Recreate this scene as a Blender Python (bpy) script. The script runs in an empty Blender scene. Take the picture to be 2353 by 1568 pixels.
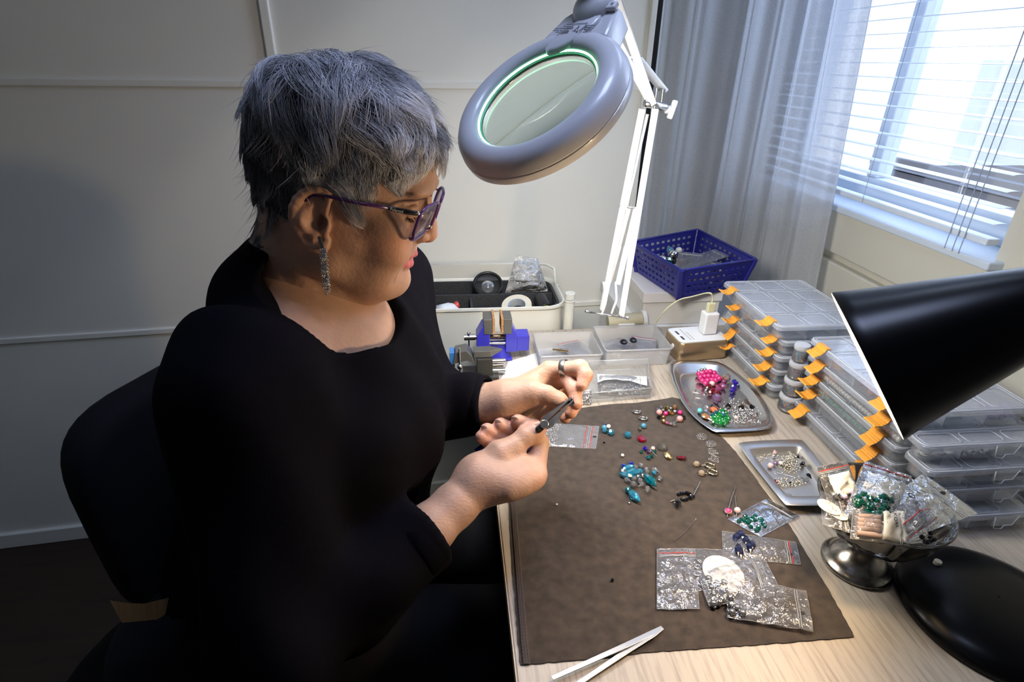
import bpy, math, random
import numpy as np
from mathutils import Vector, Matrix, noise as mnoise
random.seed(4); RNG = np.random.default_rng(7)
SC = bpy.context.scene
COL = SC.collection
# ---------------------------------------------------------------- camera frame (surveyed from the photograph's vanishing points)
F = 1300.0; CX, CY = 1176.5, 784.0
DZ = 0.74                      # desk top height
CAM = np.array([0.0, 0.0, DZ + 0.58])
_u = np.array([46, 2616, 1300.0]); _u /= np.linalg.norm(_u)
_y = np.array([-146, 644, -1300.0]); _y -= _u * (_y @ _u); _y /= np.linalg.norm(_y)
ROT = np.array([np.cross(_y, _u), _y, _u])
def ray(x, y): return ROT @ np.array([(x - CX) / F, -(y - CY) / F, -1.0])
def pz(x, y, z=DZ): r = ray(x, y); return CAM + r * (z - CAM[2]) / r[2]
def py(x, y, Y): r = ray(x, y); return CAM + r * (Y - CAM[1]) / r[1]
def px(x, y, X): r = ray(x, y); return CAM + r * (X - CAM[0]) / r[0]
def dp(x, y, d): return CAM + ray(x, y) * d
cam = bpy.data.cameras.new('camera'); camo = bpy.data.objects.new('camera', cam); COL.objects.link(camo)
cam.sensor_width = 36.0; cam.lens = 36.0 * F / 2353.0; cam.clip_start = 0.01; cam.clip_end = 100
m4 = Matrix([list(ROT[0]) + [CAM[0]], list(ROT[1]) + [CAM[1]], list(ROT[2]) + [CAM[2]], [0, 0, 0, 1]])
camo.matrix_world = m4
SC.camera = camo
SC.view_settings.view_transform = 'Standard'; SC.view_settings.look = 'None'
SC.view_settings.gamma = 1.0; SC.view_settings.use_curve_mapping = False
SC.view_settings.exposure = 0.0
SC.cycles.transparent_max_bounces = 40; SC.cycles.max_bounces = 10; SC.cycles.transmission_bounces = 8
SC.cycles.caustics_reflective = False; SC.cycles.caustics_refractive = False
SC.cycles.sample_clamp_indirect = 4.0
# ---------------------------------------------------------------- world and lights
W = bpy.data.worlds.new('world'); SC.world = W; W.use_nodes = True
wn = W.node_tree.nodes; wl = W.node_tree.links
bg = wn['Background']
bg.inputs[0].default_value = (0.80, 0.88, 1.0, 1); bg.inputs[1].default_value = 3.4
def area(name, loc, direction, sx, sy, power, col, disk=False, spread=180):
    l = bpy.data.lights.new(name, 'AREA'); l.energy = power; l.color = col
    l.shape = 'DISK' if disk else 'RECTANGLE'; l.size = sx
    if not disk: l.size_y = sy
    l.spread = math.radians(spread)
    o = bpy.data.objects.new(name, l); COL.objects.link(o); o.location = loc
    o.rotation_euler = Vector(direction).to_track_quat('-Z', 'Y').to_euler(); return o
area('window_daylight', (1.35, 1.25, 1.85), (-.75, -0.25, -0.75), 1.2, 1.4, 26, (0.62, 0.75, 1.0), spread=125)
area('added_room_fill', (-1.2, -0.6, 2.35), (0.45, 0.75, -1.0), 0.8, 0.8, 0.6, (0.52, 0.62, 1.0))  # added cool fill from behind the camera, with no window there
area('overhead_fill', (.25, .55, 2.45), (-.12, .02, -1), 0.4, 0.4, 3.4, (0.55, 0.66, 1.0), spread=85)  # added cool fill from above, without a ceiling fixture
# magnifier ring lamp: lit face looks down and to the right
MAGC = dp(1236, 236, 0.65)
MAGN = ROT @ (np.array([-0.470, 0.478, 0.742]) / np.linalg.norm([-0.470, 0.478, 0.742]))   # towards the viewer, unlit face
area('magnifier_ring_light', tuple(MAGC - MAGN * 0.030), tuple(-MAGN), 0.18, 0.18, 3.2, (1.0, 0.965, 0.89), disk=True, spread=150)
# black desk lamp: bulb inside its shade
SHC = dp(1990, 837, 0.56)
SHA = ROT @ (np.array([0.815, 0.395, 0.47]) / np.linalg.norm([0.815, 0.395, 0.47]))      # from the rim towards the closed end
bl = bpy.data.lights.new('desk_lamp_bulb_light', 'POINT'); bl.energy = 6.8; bl.color = (1.0, 0.72, 0.42); bl.shadow_soft_size = 0.022
blo = bpy.data.objects.new('desk_lamp_bulb_light', bl); COL.objects.link(blo); blo.location = tuple(SHC + SHA * 0.045)

# ---------------------------------------------------------------- materials
MATS = {}
def nt(name):
    m = bpy.data.materials.new(name); m.use_nodes = True; return m, m.node_tree.nodes, m.node_tree.links
def mat(name, col=(.8, .8, .8), rough=.5, metal=0., trans=0., spec=.5, coat=0., sss=0., ior=1.45, emit=None, es=0., noise=None, bump=None, vcol=None, sheen=0., aniso=0.):
    """noise=(scale, amount, stretch) varies the colour; bump=(scale, strength, distance, stretch) adds fine relief"""
    if name in MATS: return MATS[name]
    m, n, l = nt(name); p = n['Principled BSDF']
    p.inputs['Base Color'].default_value = (*col, 1); p.inputs['Roughness'].default_value = rough
    p.inputs['Metallic'].default_value = metal; p.inputs['Transmission Weight'].default_value = trans
    p.inputs['Specular IOR Level'].default_value = spec; p.inputs['Coat Weight'].default_value = coat
    p.inputs['IOR'].default_value = ior; p.inputs['Sheen Weight'].default_value = sheen
    if sss: p.inputs['Subsurface Weight'].default_value = sss; p.inputs['Subsurface Radius'].default_value = (.010, .004, .002); p.inputs['Subsurface Scale'].default_value = .6
    if emit: p.inputs['Emission Color'].default_value = (*emit, 1); p.inputs['Emission Strength'].default_value = es
    tc = n.new('ShaderNodeTexCoord')
    base = None
    if vcol:
        a = n.new('ShaderNodeAttribute'); a.attribute_name = vcol; base = a.outputs['Color']; l.new(base, p.inputs['Base Color'])
    if noise:
        mp = n.new('ShaderNodeMapping'); mp.inputs['Scale'].default_value = noise[2] if len(noise) > 2 else (1, 1, 1); l.new(tc.outputs['Object'], mp.inputs[0])
        t = n.new('ShaderNodeTexNoise'); t.inputs['Scale'].default_value = noise[0]; t.inputs['Detail'].default_value = 6; l.new(mp.outputs[0], t.inputs[0])
        r = n.new('ShaderNodeMapRange'); r.inputs['From Min'].default_value = .3; r.inputs['From Max'].default_value = .7
        r.inputs['To Min'].default_value = 1 - noise[1]; r.inputs['To Max'].default_value = 1 + noise[1] * .6; l.new(t.outputs[0], r.inputs[0])
        mx = n.new('ShaderNodeVectorMath'); mx.operation = 'SCALE'
        if base is not None: l.new(base, mx.inputs[0])
        else: mx.inputs[0].default_value = col
        l.new(r.outputs[0], mx.inputs['Scale']); l.new(mx.outputs[0], p.inputs['Base Color'])
    if bump:
        mp = n.new('ShaderNodeMapping'); mp.inputs['Scale'].default_value = bump[3] if len(bump) > 3 else (1, 1, 1); l.new(tc.outputs['Object'], mp.inputs[0])
        t = n.new('ShaderNodeTexNoise'); t.inputs['Scale'].default_value = bump[0]; t.inputs['Detail'].default_value = 4; l.new(mp.outputs[0], t.inputs[0])
        b = n.new('ShaderNodeBump'); b.inputs['Strength'].default_value = bump[1]; b.inputs['Distance'].default_value = bump[2]; l.new(t.outputs[0], b.inputs['Height']); l.new(b.outputs[0], p.inputs['Normal'])
    MATS[name] = m; return m
def clear(name, tint=(.97, .98, 1.), milk=.12, milkcol=(.85, .88, .95), gloss=.5, rough=.08, bump=None):
    """thin clear or milky plastic: see-through, a little scattering, glossy by angle"""
    if name in MATS: return MATS[name]
    m, n, l = nt(name); n.remove(n['Principled BSDF']); out = n['Material Output']
    tr = n.new('ShaderNodeBsdfTransparent'); tr.inputs[0].default_value = (*tint, 1)
    df = n.new('ShaderNodeBsdfDiffuse'); df.inputs[0].default_value = (*milkcol, 1)
    tl = n.new('ShaderNodeBsdfTranslucent'); tl.inputs[0].default_value = (*milkcol, 1)
    a0 = n.new('ShaderNodeMixShader'); a0.inputs[0].default_value = .2; l.new(df.outputs[0], a0.inputs[1]); l.new(tl.outputs[0], a0.inputs[2])
    m1 = n.new('ShaderNodeMixShader'); m1.inputs[0].default_value = milk; l.new(tr.outputs[0], m1.inputs[1]); l.new(a0.outputs[0], m1.inputs[2])
    gl = n.new('ShaderNodeBsdfGlossy'); gl.inputs['Roughness'].default_value = rough
    fr = n.new('ShaderNodeLayerWeight'); fr.inputs['Blend'].default_value = .35
    mm = n.new('ShaderNodeMath'); mm.operation = 'MULTIPLY_ADD'; mm.inputs[1].default_value = gloss; mm.inputs[2].default_value = gloss * .10; l.new(fr.outputs['Fresnel'], mm.inputs[0]); mm.use_clamp = True
    m2 = n.new('ShaderNodeMixShader'); l.new(mm.outputs[0], m2.inputs[0]); l.new(m1.outputs[0], m2.inputs[1]); l.new(gl.outputs[0], m2.inputs[2]); l.new(m2.outputs[0], out.inputs[0])
    if bump:
        tc = n.new('ShaderNodeTexCoord'); t = n.new('ShaderNodeTexNoise'); t.inputs['Scale'].default_value = bump[0]; t.inputs['Detail'].default_value = 3; t.inputs['Distortion'].default_value = 1.2; l.new(tc.outputs['Object'], t.inputs[0])
        b = n.new('ShaderNodeBump'); b.inputs['Strength'].default_value = bump[1]; b.inputs['Distance'].default_value = bump[2]; l.new(t.outputs[0], b.inputs['Height'])
        for g in (gl, fr): l.new(b.outputs[0], g.inputs['Normal'])
    MATS[name] = m; return m
# ---------------------------------------------------------------- mesh builder
class MB:
    def __init__(s): s.v = []; s.f = []
    def add(s, vs, fs):
        o = len(s.v); s.v += [tuple(float(c) for c in p) for p in vs]; s.f += [tuple(i + o for i in f) for f in fs]; return s
    def box(s, c, sz, M=None):
        x, y, z = sz[0] / 2, sz[1] / 2, sz[2] / 2
        vs = [Vector(p) for p in ((-x,-y,-z),(x,-y,-z),(x,y,-z),(-x,y,-z),(-x,-y,z),(x,-y,z),(x,y,z),(-x,y,z))]
        if M is not None: vs = [M @ p for p in vs]
        return s.add([p + Vector(c) for p in vs], [(3,2,1,0),(4,5,6,7),(0,1,5,4),(1,2,6,5),(2,3,7,6),(3,0,4,7)])
    def bb(s, a, b): return s.box([(a[i] + b[i]) / 2 for i in range(3)], [abs(b[i] - a[i]) for i in range(3)])
    def loft(s, rings, cap=True, closed=True):
        n = len(rings[0]); o = len(s.v); fs = []
        for r in rings: s.v += [tuple(float(c) for c in p) for p in r]
        for i in range(len(rings) - 1):
            for j in range(n if closed else n - 1):
                k = (j + 1) % n; fs.append((o+i*n+j, o+i*n+k, o+(i+1)*n+k, o+(i+1)*n+j))
        if cap: fs.append(tuple(o + j for j in range(n - 1, -1, -1))); fs.append(tuple(o + (len(rings)-1)*n + j for j in range(n)))
        s.f += fs; return s
    def tube(s, pts, r, n=8, cap=True, flat=1.0):
        pts = [Vector(p) for p in pts]; rs = r if hasattr(r, '__len__') else [r] * len(pts); rings = []; up = None
        for i, p in enumerate(pts):
            t = (pts[min(i+1, len(pts)-1)] - pts[max(i-1, 0)])
            t = t.normalized() if t.length > 1e-9 else Vector((0,0,1))
            if up is None: up = Vector((0,0,1)) if abs(t.z) < .9 else Vector((1,0,0))
            a = (up - t * up.dot(t)).normalized(); up = a; b = t.cross(a)
            rings.append([p + (a * math.cos(q) * flat + b * math.sin(q)) * rs[i] for q in [2*math.pi*k/n for k in range(n)]])
        return s.loft(rings, cap)
    def cyl(s, a, b, r0, r1=None, n=20): return s.tube([a, b], [r0, r0 if r1 is None else r1], n)
    def lathe(s, prof, c=(0,0,0), axis=(0,0,1), n=32, sx=1., sy=1., cap=False, wob=None):
        q = Vector((0,0,1)).rotation_difference(Vector(axis).normalized()); c = Vector(c); rings = []
        for (r, z) in prof:
            rings.append([c + q @ Vector((r*sx*math.cos(2*math.pi*k/n)*(wob(k/n, z) if wob else 1), r*sy*math.sin(2*math.pi*k/n)*(wob(k/n, z) if wob else 1), z)) for k in range(n)])
        return s.loft(rings, cap)
    def ball(s, c, r, n=12, sc=(1,1,1), M=None):
        m = max(4, n//2); prof = [(math.sin(math.pi*i/m), -math.cos(math.pi*i/m)) for i in range(m+1)]
        prof[0] = (1e-4, -1); prof[-1] = (1e-4, 1); rings = []
        for (a, z) in prof:
            rg = []
            for k in range(n):
                p = Vector((a*math.cos(2*math.pi*k/n)*sc[0], a*math.sin(2*math.pi*k/n)*sc[1], z*sc[2])) * r
                if M is not None: p = M @ p
                rg.append(p + Vector(c))
            rings.append(rg)
        return s.loft(rings, True)
    def torus(s, c, R, r, axis=(0,0,1), n=28, m=8, sx=1., sy=1.):
        q = Vector((0,0,1)).rotation_difference(Vector(axis).normalized()); c = Vector(c); o = len(s.v)
        for i in range(n):
            a = 2*math.pi*i/n
            for j in range(m):
                b = 2*math.pi*j/m; s.v.append(tuple(c + q @ Vector(((R + r*math.cos(b))*math.cos(a)*sx, (R + r*math.cos(b))*math.sin(a)*sy, r*math.sin(b)))))
        for i in range(n):
            for j in range(m):
                s.f.append((o+i*m+j, o+((i+1)%n)*m+j, o+((i+1)%n)*m+(j+1)%m, o+i*m+(j+1)%m))
        return s
    def prism(s, poly, z0, z1):
        n = len(poly)
        return s.loft([[(*p[:2], z0) for p in poly], [(*p[:2], z1) for p in poly]])
    def xf(s, M): s.v = [tuple(M @ Vector(p)) for p in s.v]; return s
    def build(s, name, m, parent=None, smooth=None, bevel=0., bseg=2, local=False, solid=0.):
        me = bpy.data.meshes.new(name); vs = s.v
        if parent is not None and not local:
            Mi = parent.matrix_basis.inverted(); vs = [tuple(Mi @ Vector(p)) for p in vs]
        me.from_pydata(vs, [], s.f); me.update()
        return finish(me, name, m, parent, smooth, bevel, bseg, solid)
def finish(me, name, m, parent=None, smooth=None, bevel=0., bseg=2, solid=0.):
    if m is not None: me.materials.append(m)
    if smooth is not None:
        me.polygons.foreach_set('use_smooth', [True] * len(me.polygons))
        if smooth < 180: me.set_sharp_from_angle(angle=math.radians(smooth))
    o = bpy.data.objects.new(name, me); COL.objects.link(o)
    if parent is not None: o.parent = parent
    if solid: md = o.modifiers.new('solid', 'SOLIDIFY'); md.thickness = solid; md.offset = 0
    if bevel: md = o.modifiers.new('bevel', 'BEVEL'); md.width = bevel; md.segments = bseg; md.limit_method = 'ANGLE'; md.angle_limit = math.radians(40)
    return o
def tag(o, label, cat, group=None, kind=None):
    if label: o['label'] = label
    if cat: o['category'] = cat
    if group: o['group'] = group
    if kind: o['kind'] = kind
    return o
def thing(name, label, cat, loc=(0,0,0), rotz=0., group=None, rot=None):
    o = bpy.data.objects.new(name, None); COL.objects.link(o); o.empty_display_size = .02
    M = Matrix.Translation(Vector(loc)) @ (rot.to_4x4() if rot is not None else Matrix.Rotation(rotz, 4, 'Z'))
    o.matrix_basis = M; return tag(o, label, cat, group)
def dup(root, loc, rotz=0., label=None, group=None, rot=None):
    r = root.copy(); COL.objects.link(r)
    r.matrix_basis = Matrix.Translation(Vector(loc)) @ (rot.to_4x4() if rot is not None else Matrix.Rotation(rotz, 4, 'Z'))
    if label: r['label'] = label
    if group: r['group'] = group
    for ch in list(root.children):
        c = ch.copy(); COL.objects.link(c); c.parent = r
        for g in list(ch.children):
            d = g.copy(); COL.objects.link(d); d.parent = c
    return r
def struct(o): o['kind'] = 'structure'; return o
def text(s, name, m, parent, M, size, shear=0., extrude=.0001, local=False):
    """raised or printed lettering, turned into mesh"""
    cu = bpy.data.curves.new(name, 'FONT'); cu.body = s; cu.size = size; cu.shear = shear; cu.extrude = extrude; cu.align_x = 'CENTER'; cu.align_y = 'CENTER'; cu.resolution_u = 2
    t = bpy.data.objects.new(name, cu); COL.objects.link(t)
    me = bpy.data.meshes.new_from_object(t.evaluated_get(bpy.context.evaluated_depsgraph_get())); bpy.data.objects.remove(t)
    me.transform((parent.matrix_basis.inverted() @ M) if (parent is not None and not local) else M); me.materials.clear(); me.name = name
    return finish(me, name, m, parent)
def frame3(o, xa, ya):
    """matrix whose x axis is xa and y axis is near ya, at o"""
    x = Vector(xa).normalized(); z = x.cross(Vector(ya)).normalized(); y = z.cross(x)
    return Matrix(((x.x, y.x, z.x, o[0]), (x.y, y.y, z.y, o[1]), (x.z, y.z, z.z, o[2]), (0, 0, 0, 1)))
# ================================================================ ROOM
M_wall = mat('wall_cream', (.80, .80, .75), .55, noise=(3, .04), bump=(60, .05, .001))
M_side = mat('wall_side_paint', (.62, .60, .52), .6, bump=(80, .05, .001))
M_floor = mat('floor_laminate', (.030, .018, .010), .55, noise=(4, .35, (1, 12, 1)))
M_white = mat('white_painted', (.74, .75, .76), .4)
M_frame = mat('window_frame_white', (.62, .70, .80), .35)
def wy(x): return 1.40 + 0.10 * (x + 1.15)          # the back wall is a touch out of square
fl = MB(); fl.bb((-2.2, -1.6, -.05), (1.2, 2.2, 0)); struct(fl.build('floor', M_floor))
ce = MB(); ce.bb((-2.2, -1.6, 2.5), (1.2, 2.2, 2.56)); struct(ce.build('ceiling', M_white))
# back wall: tall sliding panels crossed by narrow strips
bw = MB(); bw.prism([(-2.2, wy(-2.2)), (.515, wy(.515)), (.515, wy(.515) + .08), (-2.2, wy(-2.2) + .08)], 0, 2.5)
wb = struct(bw.build('wall_back', M_wall))
def wallbar(x0, x1, z0, z1, d=.006, name='panel_strip'):
    b = MB(); b.prism([(x0, wy(x0) - d), (x1, wy(x1) - d), (x1, wy(x1) + .002), (x0, wy(x0) + .002)], z0, z1)
    return b.build(name, M_wall, wb, bevel=.0025)
vx = py(617, 70, 1.477)[0]
for a, b_ in ((-2.2, vx - .010), (vx + .010, .513)):
    for z in (.664, 1.262, 1.86):
        wallbar(a, b_, z - .008, z + .008)
wallbar(vx - .010, vx + .010, 1.262, 2.5, .010, 'panel_upright'); 
wallbar(.497, .513, 0.05, 2.5, .010, 'panel_upright')
wallbar(-2.2, .513, 0, .05, .012, 'plinth')
bl_ = MB(); bl_.bb((.515, 1.7, 0), (1.1, 1.78, 2.5)); struct(bl_.build('wall_recess', mat('recess_shade', (.003, .003, .003), .9)))  # the gap's black shade is put into this wall's colour
o = MB(); o.bb((-2.28, -1.6, 0), (-2.2, 2.2, 2.5)); struct(o.build('wall_left', M_wall))
o = MB(); o.bb((-2.2, -1.68, 0), (1.2, -1.6, 2.5)); struct(o.build('wall_front', M_wall))
# window wall, opening from WY0 to 1.75
WX = .95; WY0 = .868; SILL = 1.015
rw = MB(); rw.bb((WX, -1.6, 0), (WX + .16, WY0, 2.5)); rw.bb((WX, WY0, 0), (WX + .16, 1.78, SILL - .0)); rw.bb((WX, WY0, 2.2), (WX + .16, 1.78, 2.5)); rw.bb((WX, 1.70, SILL), (WX + .16, 1.78, 2.2))
wr = struct(rw.build('wall_right', M_side))
for (z0, z1, dx) in ((.905, SILL - .012, .022), (.80, .885, .022), (.69, .78, .022)):
    b = MB(); b.bb((WX - dx, .35, z0), (WX + .002, 1.68, z1)); b.build('wall_board', M_side, wr, bevel=.004)
b = MB(); b.bb((WX - .03, WY0 - .02, SILL - .012), (WX + .16, 1.7, SILL + .003)); b.build('window_sill', M_frame, wr, bevel=.003)
wi = struct(thing('window_1', None, None, (WX + .10, 1.28, SILL)))
b = MB()
for (y0, y1, z0, z1) in ((WY0, 1.70, SILL + .003, SILL + .06), (WY0, 1.70, 2.15, 2.2), (WY0, WY0 + .05, SILL, 2.2), (1.65, 1.70, SILL, 2.2)):
    b.bb((WX + .075, y0, z0), (WX + .125, y1, z1))
b.build('window_frame', M_frame, wi, bevel=.003)
b = MB(); b.bb((WX + .08, 1.32, SILL + .06), (WX + .12, 1.355, 2.15)); b.build('mullion', M_frame, wi, bevel=.003)
b = MB(); b.bb((WX + .098, WY0 + .04, SILL + .05), (WX + .102, 1.66, 2.16)); b.build('glass_pane', clear('pane', milk=.0, gloss=.5, rough=.01), wi)
# outside: pale facade and a dark low roof
o = MB(); o.bb((7.5, 5.0, -3), (7.8, 8.2, 4)); tag(o.build('building', mat('facade_outside', (.55, .60, .68), .8)), 'pale grey building standing outside the window', 'building')
o = MB(); rz = float(px(2150, 392, 3.6)[2]); ry = float(px(2008, 380, 3.6)[1]); o.bb((3.6, 1.0, -3), (5.0, ry, rz - .07)); o.bb((3.55, 1.0, rz - .05), (3.8, ry, rz)); tag(o.build('shed_roof', mat('outside_dark', (.10, .10, .12), .8)), 'dark flat roof outside below the window blind', 'roof')
# venetian blind
bt = thing('venetian_blind', 'white venetian blind with open slats hanging in the window', 'blind', (WX - .015, 1.27, SILL + .02))
M_slat = mat('slat_white', (.70, .78, .90), .35)
sl = MB(); n = 5; th = math.radians(3)
top = [(-.0125 + .025*i/(n-1), .0012*(1 - (2*i/(n-1) - 1)**2)) for i in range(n)]
ring = [(a, z) for a, z in top] + [(a, z - .0006) for a, z in reversed(top)]
for yy in (-.40, .40): sl.v += [(a*math.cos(th) - z*math.sin(th), yy, a*math.sin(th) + z*math.cos(th)) for a, z in ring]
k = len(ring); sl.f += [(i, (i+1) % k, (i+1) % k + k, i + k) for i in range(k)] + [tuple(range(k-1, -1, -1)), tuple(range(k, 2*k))]
s0 = sl.build('slat', M_slat, bt, smooth=50, local=True); s0.location = (0, 0, .045)
for i in range(1, 40):
    c = s0.copy(); COL.objects.link(c); c.parent = bt; c.location = (0, 0, .045 + .0275 * i)
b = MB(); b.box((WX - .015, 1.27, SILL + .033), (.026, .80, .012)); b.build('bottom_rail', M_slat, bt, bevel=.002)
b = MB(); b.box((WX - .015, 1.27, 2.17), (.04, .80, .035)); b.build('head_rail', M_slat, bt, bevel=.002)
for yy in (WY0 + .045, WY0 + .06, WY0 + .078):
    b = MB(); b.tube([(WX - .03, yy, 2.16), (WX - .031, yy, SILL + .0)], .0009, 6); b.build('cord', mat('cord_grey', (.35, .40, .5), .6), bt)
for yy in (1.2, 1.48):
    b = MB(); b.tube([(WX - .028, yy, 2.16), (WX - .029, yy, SILL + .03)], .0006, 5); b.build('ladder_cord', MATS['cord_grey'], bt)
# curtain: sheer pale cloth in folds, drawn to the corner
def curtain():
    base = [(.575, 1.62), (.66, 1.60), (.78, 1.53), (.86, 1.42), (.895, 1.30), (.905, 1.225)]
    P = [Vector((*p, 0)) for p in base]; seg = [(P[i+1] - P[i]).length for i in range(len(P)-1)]; L = sum(seg)
    N, K = 240, 40; mb = MB(); vs = []
    for j in range(K + 1):
        z = .50 + 1.75 * j / K; hz = (z - .85) / .6
        for i in range(N + 1):
            u = i / N; d = u * L; q = 0
            while q < len(seg) - 1 and d > seg[q]: d -= seg[q]; q += 1
            p = P[q].lerp(P[q+1], min(1, d / seg[q])); t = (P[q+1] - P[q]).normalized(); nrm = Vector((t.y, -t.x, 0))
            ph = 2 * math.pi * 6.5 * u + 1.3 * math.sin(3.1 * u * math.pi + .5 * z) + .25 * z
            a = (.019 * math.sin(ph) + .006 * math.sin(2.7 * ph + 1) ) * (.75 + .3 * math.sin(z * 2 + u * 5))
            p = p - nrm * a + t * .006 * math.cos(ph)
            p.y += max(0, u - .55) / .45 * .085 * hz; p.x += max(0, u - .5) * .01 * hz
            vs.append((p.x - .03, p.y, z))
    fs = [(j*(N+1)+i, j*(N+1)+i+1, (j+1)*(N+1)+i+1, (j+1)*(N+1)+i) for j in range(K) for i in range(N)]
    mb.add(vs, fs); return mb
m, n_, l_ = nt('curtain_sheer'); n_.remove(n_['Principled BSDF'])
df = n_.new('ShaderNodeBsdfDiffuse'); df.inputs[0].default_value = (.66, .67, .68, 1); tl = n_.new('ShaderNodeBsdfTranslucent'); tl.inputs[0].default_value = (.62, .66, .74, 1)
tr = n_.new('ShaderNodeBsdfTransparent'); tr.inputs[0].default_value = (.95, .97, 1, 1)
a = n_.new('ShaderNodeMixShader'); a.inputs[0].default_value = .45; l_.new(df.outputs[0], a.inputs[1]); l_.new(tl.outputs[0], a.inputs[2])
tc = n_.new('ShaderNodeTexCoord'); w1 = n_.new('ShaderNodeTexNoise'); w1.inputs['Scale'].default_value = 400; l_.new(tc.outputs['Object'], w1.inputs[0])
mr = n_.new('ShaderNodeMapRange'); mr.inputs['To Min'].default_value = .62; mr.inputs['To Max'].default_value = 1.0; l_.new(w1.outputs[0], mr.inputs[0])
b2 = n_.new('ShaderNodeMixShader'); l_.new(mr.outputs[0], b2.inputs[0]); l_.new(tr.outputs[0], b2.inputs[1]); l_.new(a.outputs[0], b2.inputs[2]); l_.new(b2.outputs[0], n_['Material Output'].inputs[0])
tag(curtain().build('curtain', m, smooth=180), 'sheer pale grey curtain in soft folds drawn into the corner', 'curtain')
# ================================================================ DESK, MAT
M_desk, dn, dl = nt('desk_whitewashed_wood')
p = dn['Principled BSDF']; p.inputs['Roughness'].default_value = .42
tc = dn.new('ShaderNodeTexCoord'); mp = dn.new('ShaderNodeMapping'); mp.inputs['Rotation'].default_value = (0, 0, math.radians(2)); mp.inputs['Scale'].default_value = (60, 3, 3); dl.new(tc.outputs['Object'], mp.inputs[0])
t1 = dn.new('ShaderNodeTexNoise'); t1.inputs['Scale'].default_value = 3.5; t1.inputs['Detail'].default_value = 8; t1.inputs['Roughness'].default_value = .65; dl.new(mp.outputs[0], t1.inputs[0])
cr = dn.new('ShaderNodeValToRGB'); cr.color_ramp.elements[0].position = .30; cr.color_ramp.elements[0].color = (.25, .205, .165, 1); cr.color_ramp.elements[1].position = .52; cr.color_ramp.elements[1].color = (.42, .365, .295, 1)
dl.new(t1.outputs[0], cr.inputs[0]); dl.new(cr.outputs[0], p.inputs['Base Color'])
M_edge = mat('desk_edge_pale', (.62, .50, .36), .5, noise=(30, .1))
dk = thing('desk', 'white-washed wooden desk covered with jewellery making supplies', 'desk', (.44, .55, 0))
b = MB(); b.bb((.052, -.15, DZ - .022), (.835, 1.215, DZ)); top = b.build('desk_top', M_desk, dk, bevel=.0015)
b = MB(); b.bb((.0505, -.15, DZ - .0225), (.0535, 1.2155, DZ - .0012)); b.build('edge_band', M_edge, dk)
for (x, y) in ((.12, -.08), (.78, -.08), (.12, 1.15), (.78, 1.15)):
    b = MB(); b.bb((x - .022, y - .022, 0), (x + .022, y + .022, DZ - .022)); b.build('leg', M_white, dk, bevel=.003)
sc_ = thing('side_cabinet', 'low white cabinet behind the desk carrying the white cardboard box', 'cabinet', (.62, 1.39, 0))
b = MB(); b.bb((.435, 1.225, 0), (.80, 1.545, DZ - .028)); b.build('body', M_white, sc_, bevel=.003)
b = MB(); b.bb((.43, 1.22, DZ - .028), (.805, 1.55, DZ - .004)); b.build('cabinet_top', M_white, sc_, bevel=.003)
# suede mat, outline surveyed on the desk plane
M_mat = mat('suede_brown', (.034, .0235, .0170), .95, noise=(75, .55), bump=(1400, .6, .0008), sheen=.25)
MT = DZ + .0016
ol = [(1166,1139),(1171,1200),(1177,1300),(1184,1400),(1190,1480),(1195,1531),(1300,1521),(1400,1513),(1500,1500),(1600,1494),(1750,1483),(1963,1466),(1930,1405),(1890,1335),(1850,1270),(1818,1215),(1790,1175),(1735,1100),(1690,1040),(1658,1005),(1635,985),(1600,950),(1575,922),(1545,915),(1510,921),(1460,928),(1400,931),(1345,938),(1300,946),(1260,952),(1225,960),(1200,975),(1180,1010),(1168,1060)]
pts = [pz(x, y) for x, y in ol]
# densify the outline with a slightly ragged cut
dense = []
for i, a in enumerate(pts):
    c = pts[(i + 1) % len(pts)]; k = max(1, int(np.linalg.norm(c - a) / .006))
    for j in range(k):
        q = a + (c - a) * j / k; dense.append((q[0] + random.uniform(-.0006, .0006), q[1] + random.uniform(-.0006, .0006)))
mt = thing('suede_mat', 'dark brown suede work mat lying across the desk', 'mat', (.25, .6, DZ))
b = MB(); b.prism(list(reversed(dense)), DZ + .0002, MT); b.build('hide', M_mat, mt)
st = [pz(x, y, MT) for x, y in ((1168,1142),(1179,1300),(1192,1480),(1197,1529))]
b = MB(); b.tube([(p[0] + .006, p[1], MT + .0002) for p in st], .0045, 8, flat=.35); b.build('hem', mat('hem_dark', (.035, .026, .022), .8, bump=(500, .5, .0006)), mt)
for k in range(2):
    b = MB()
    for i in range(60):
        f = i / 60; yy = st[0][1] + (st[-1][1] - st[0][1]) * f; xx = np.interp(-yy, [-q[1] for q in st], [q[0] for q in st]) + .0035 + .0052 * k
        b.box((xx, yy, MT + .0020), (.0005, .0028, .0005))
    o = b.build('stitches', mat('thread_brown', (.10, .07, .055), .8), mt); o['kind'] = 'stuff'
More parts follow.
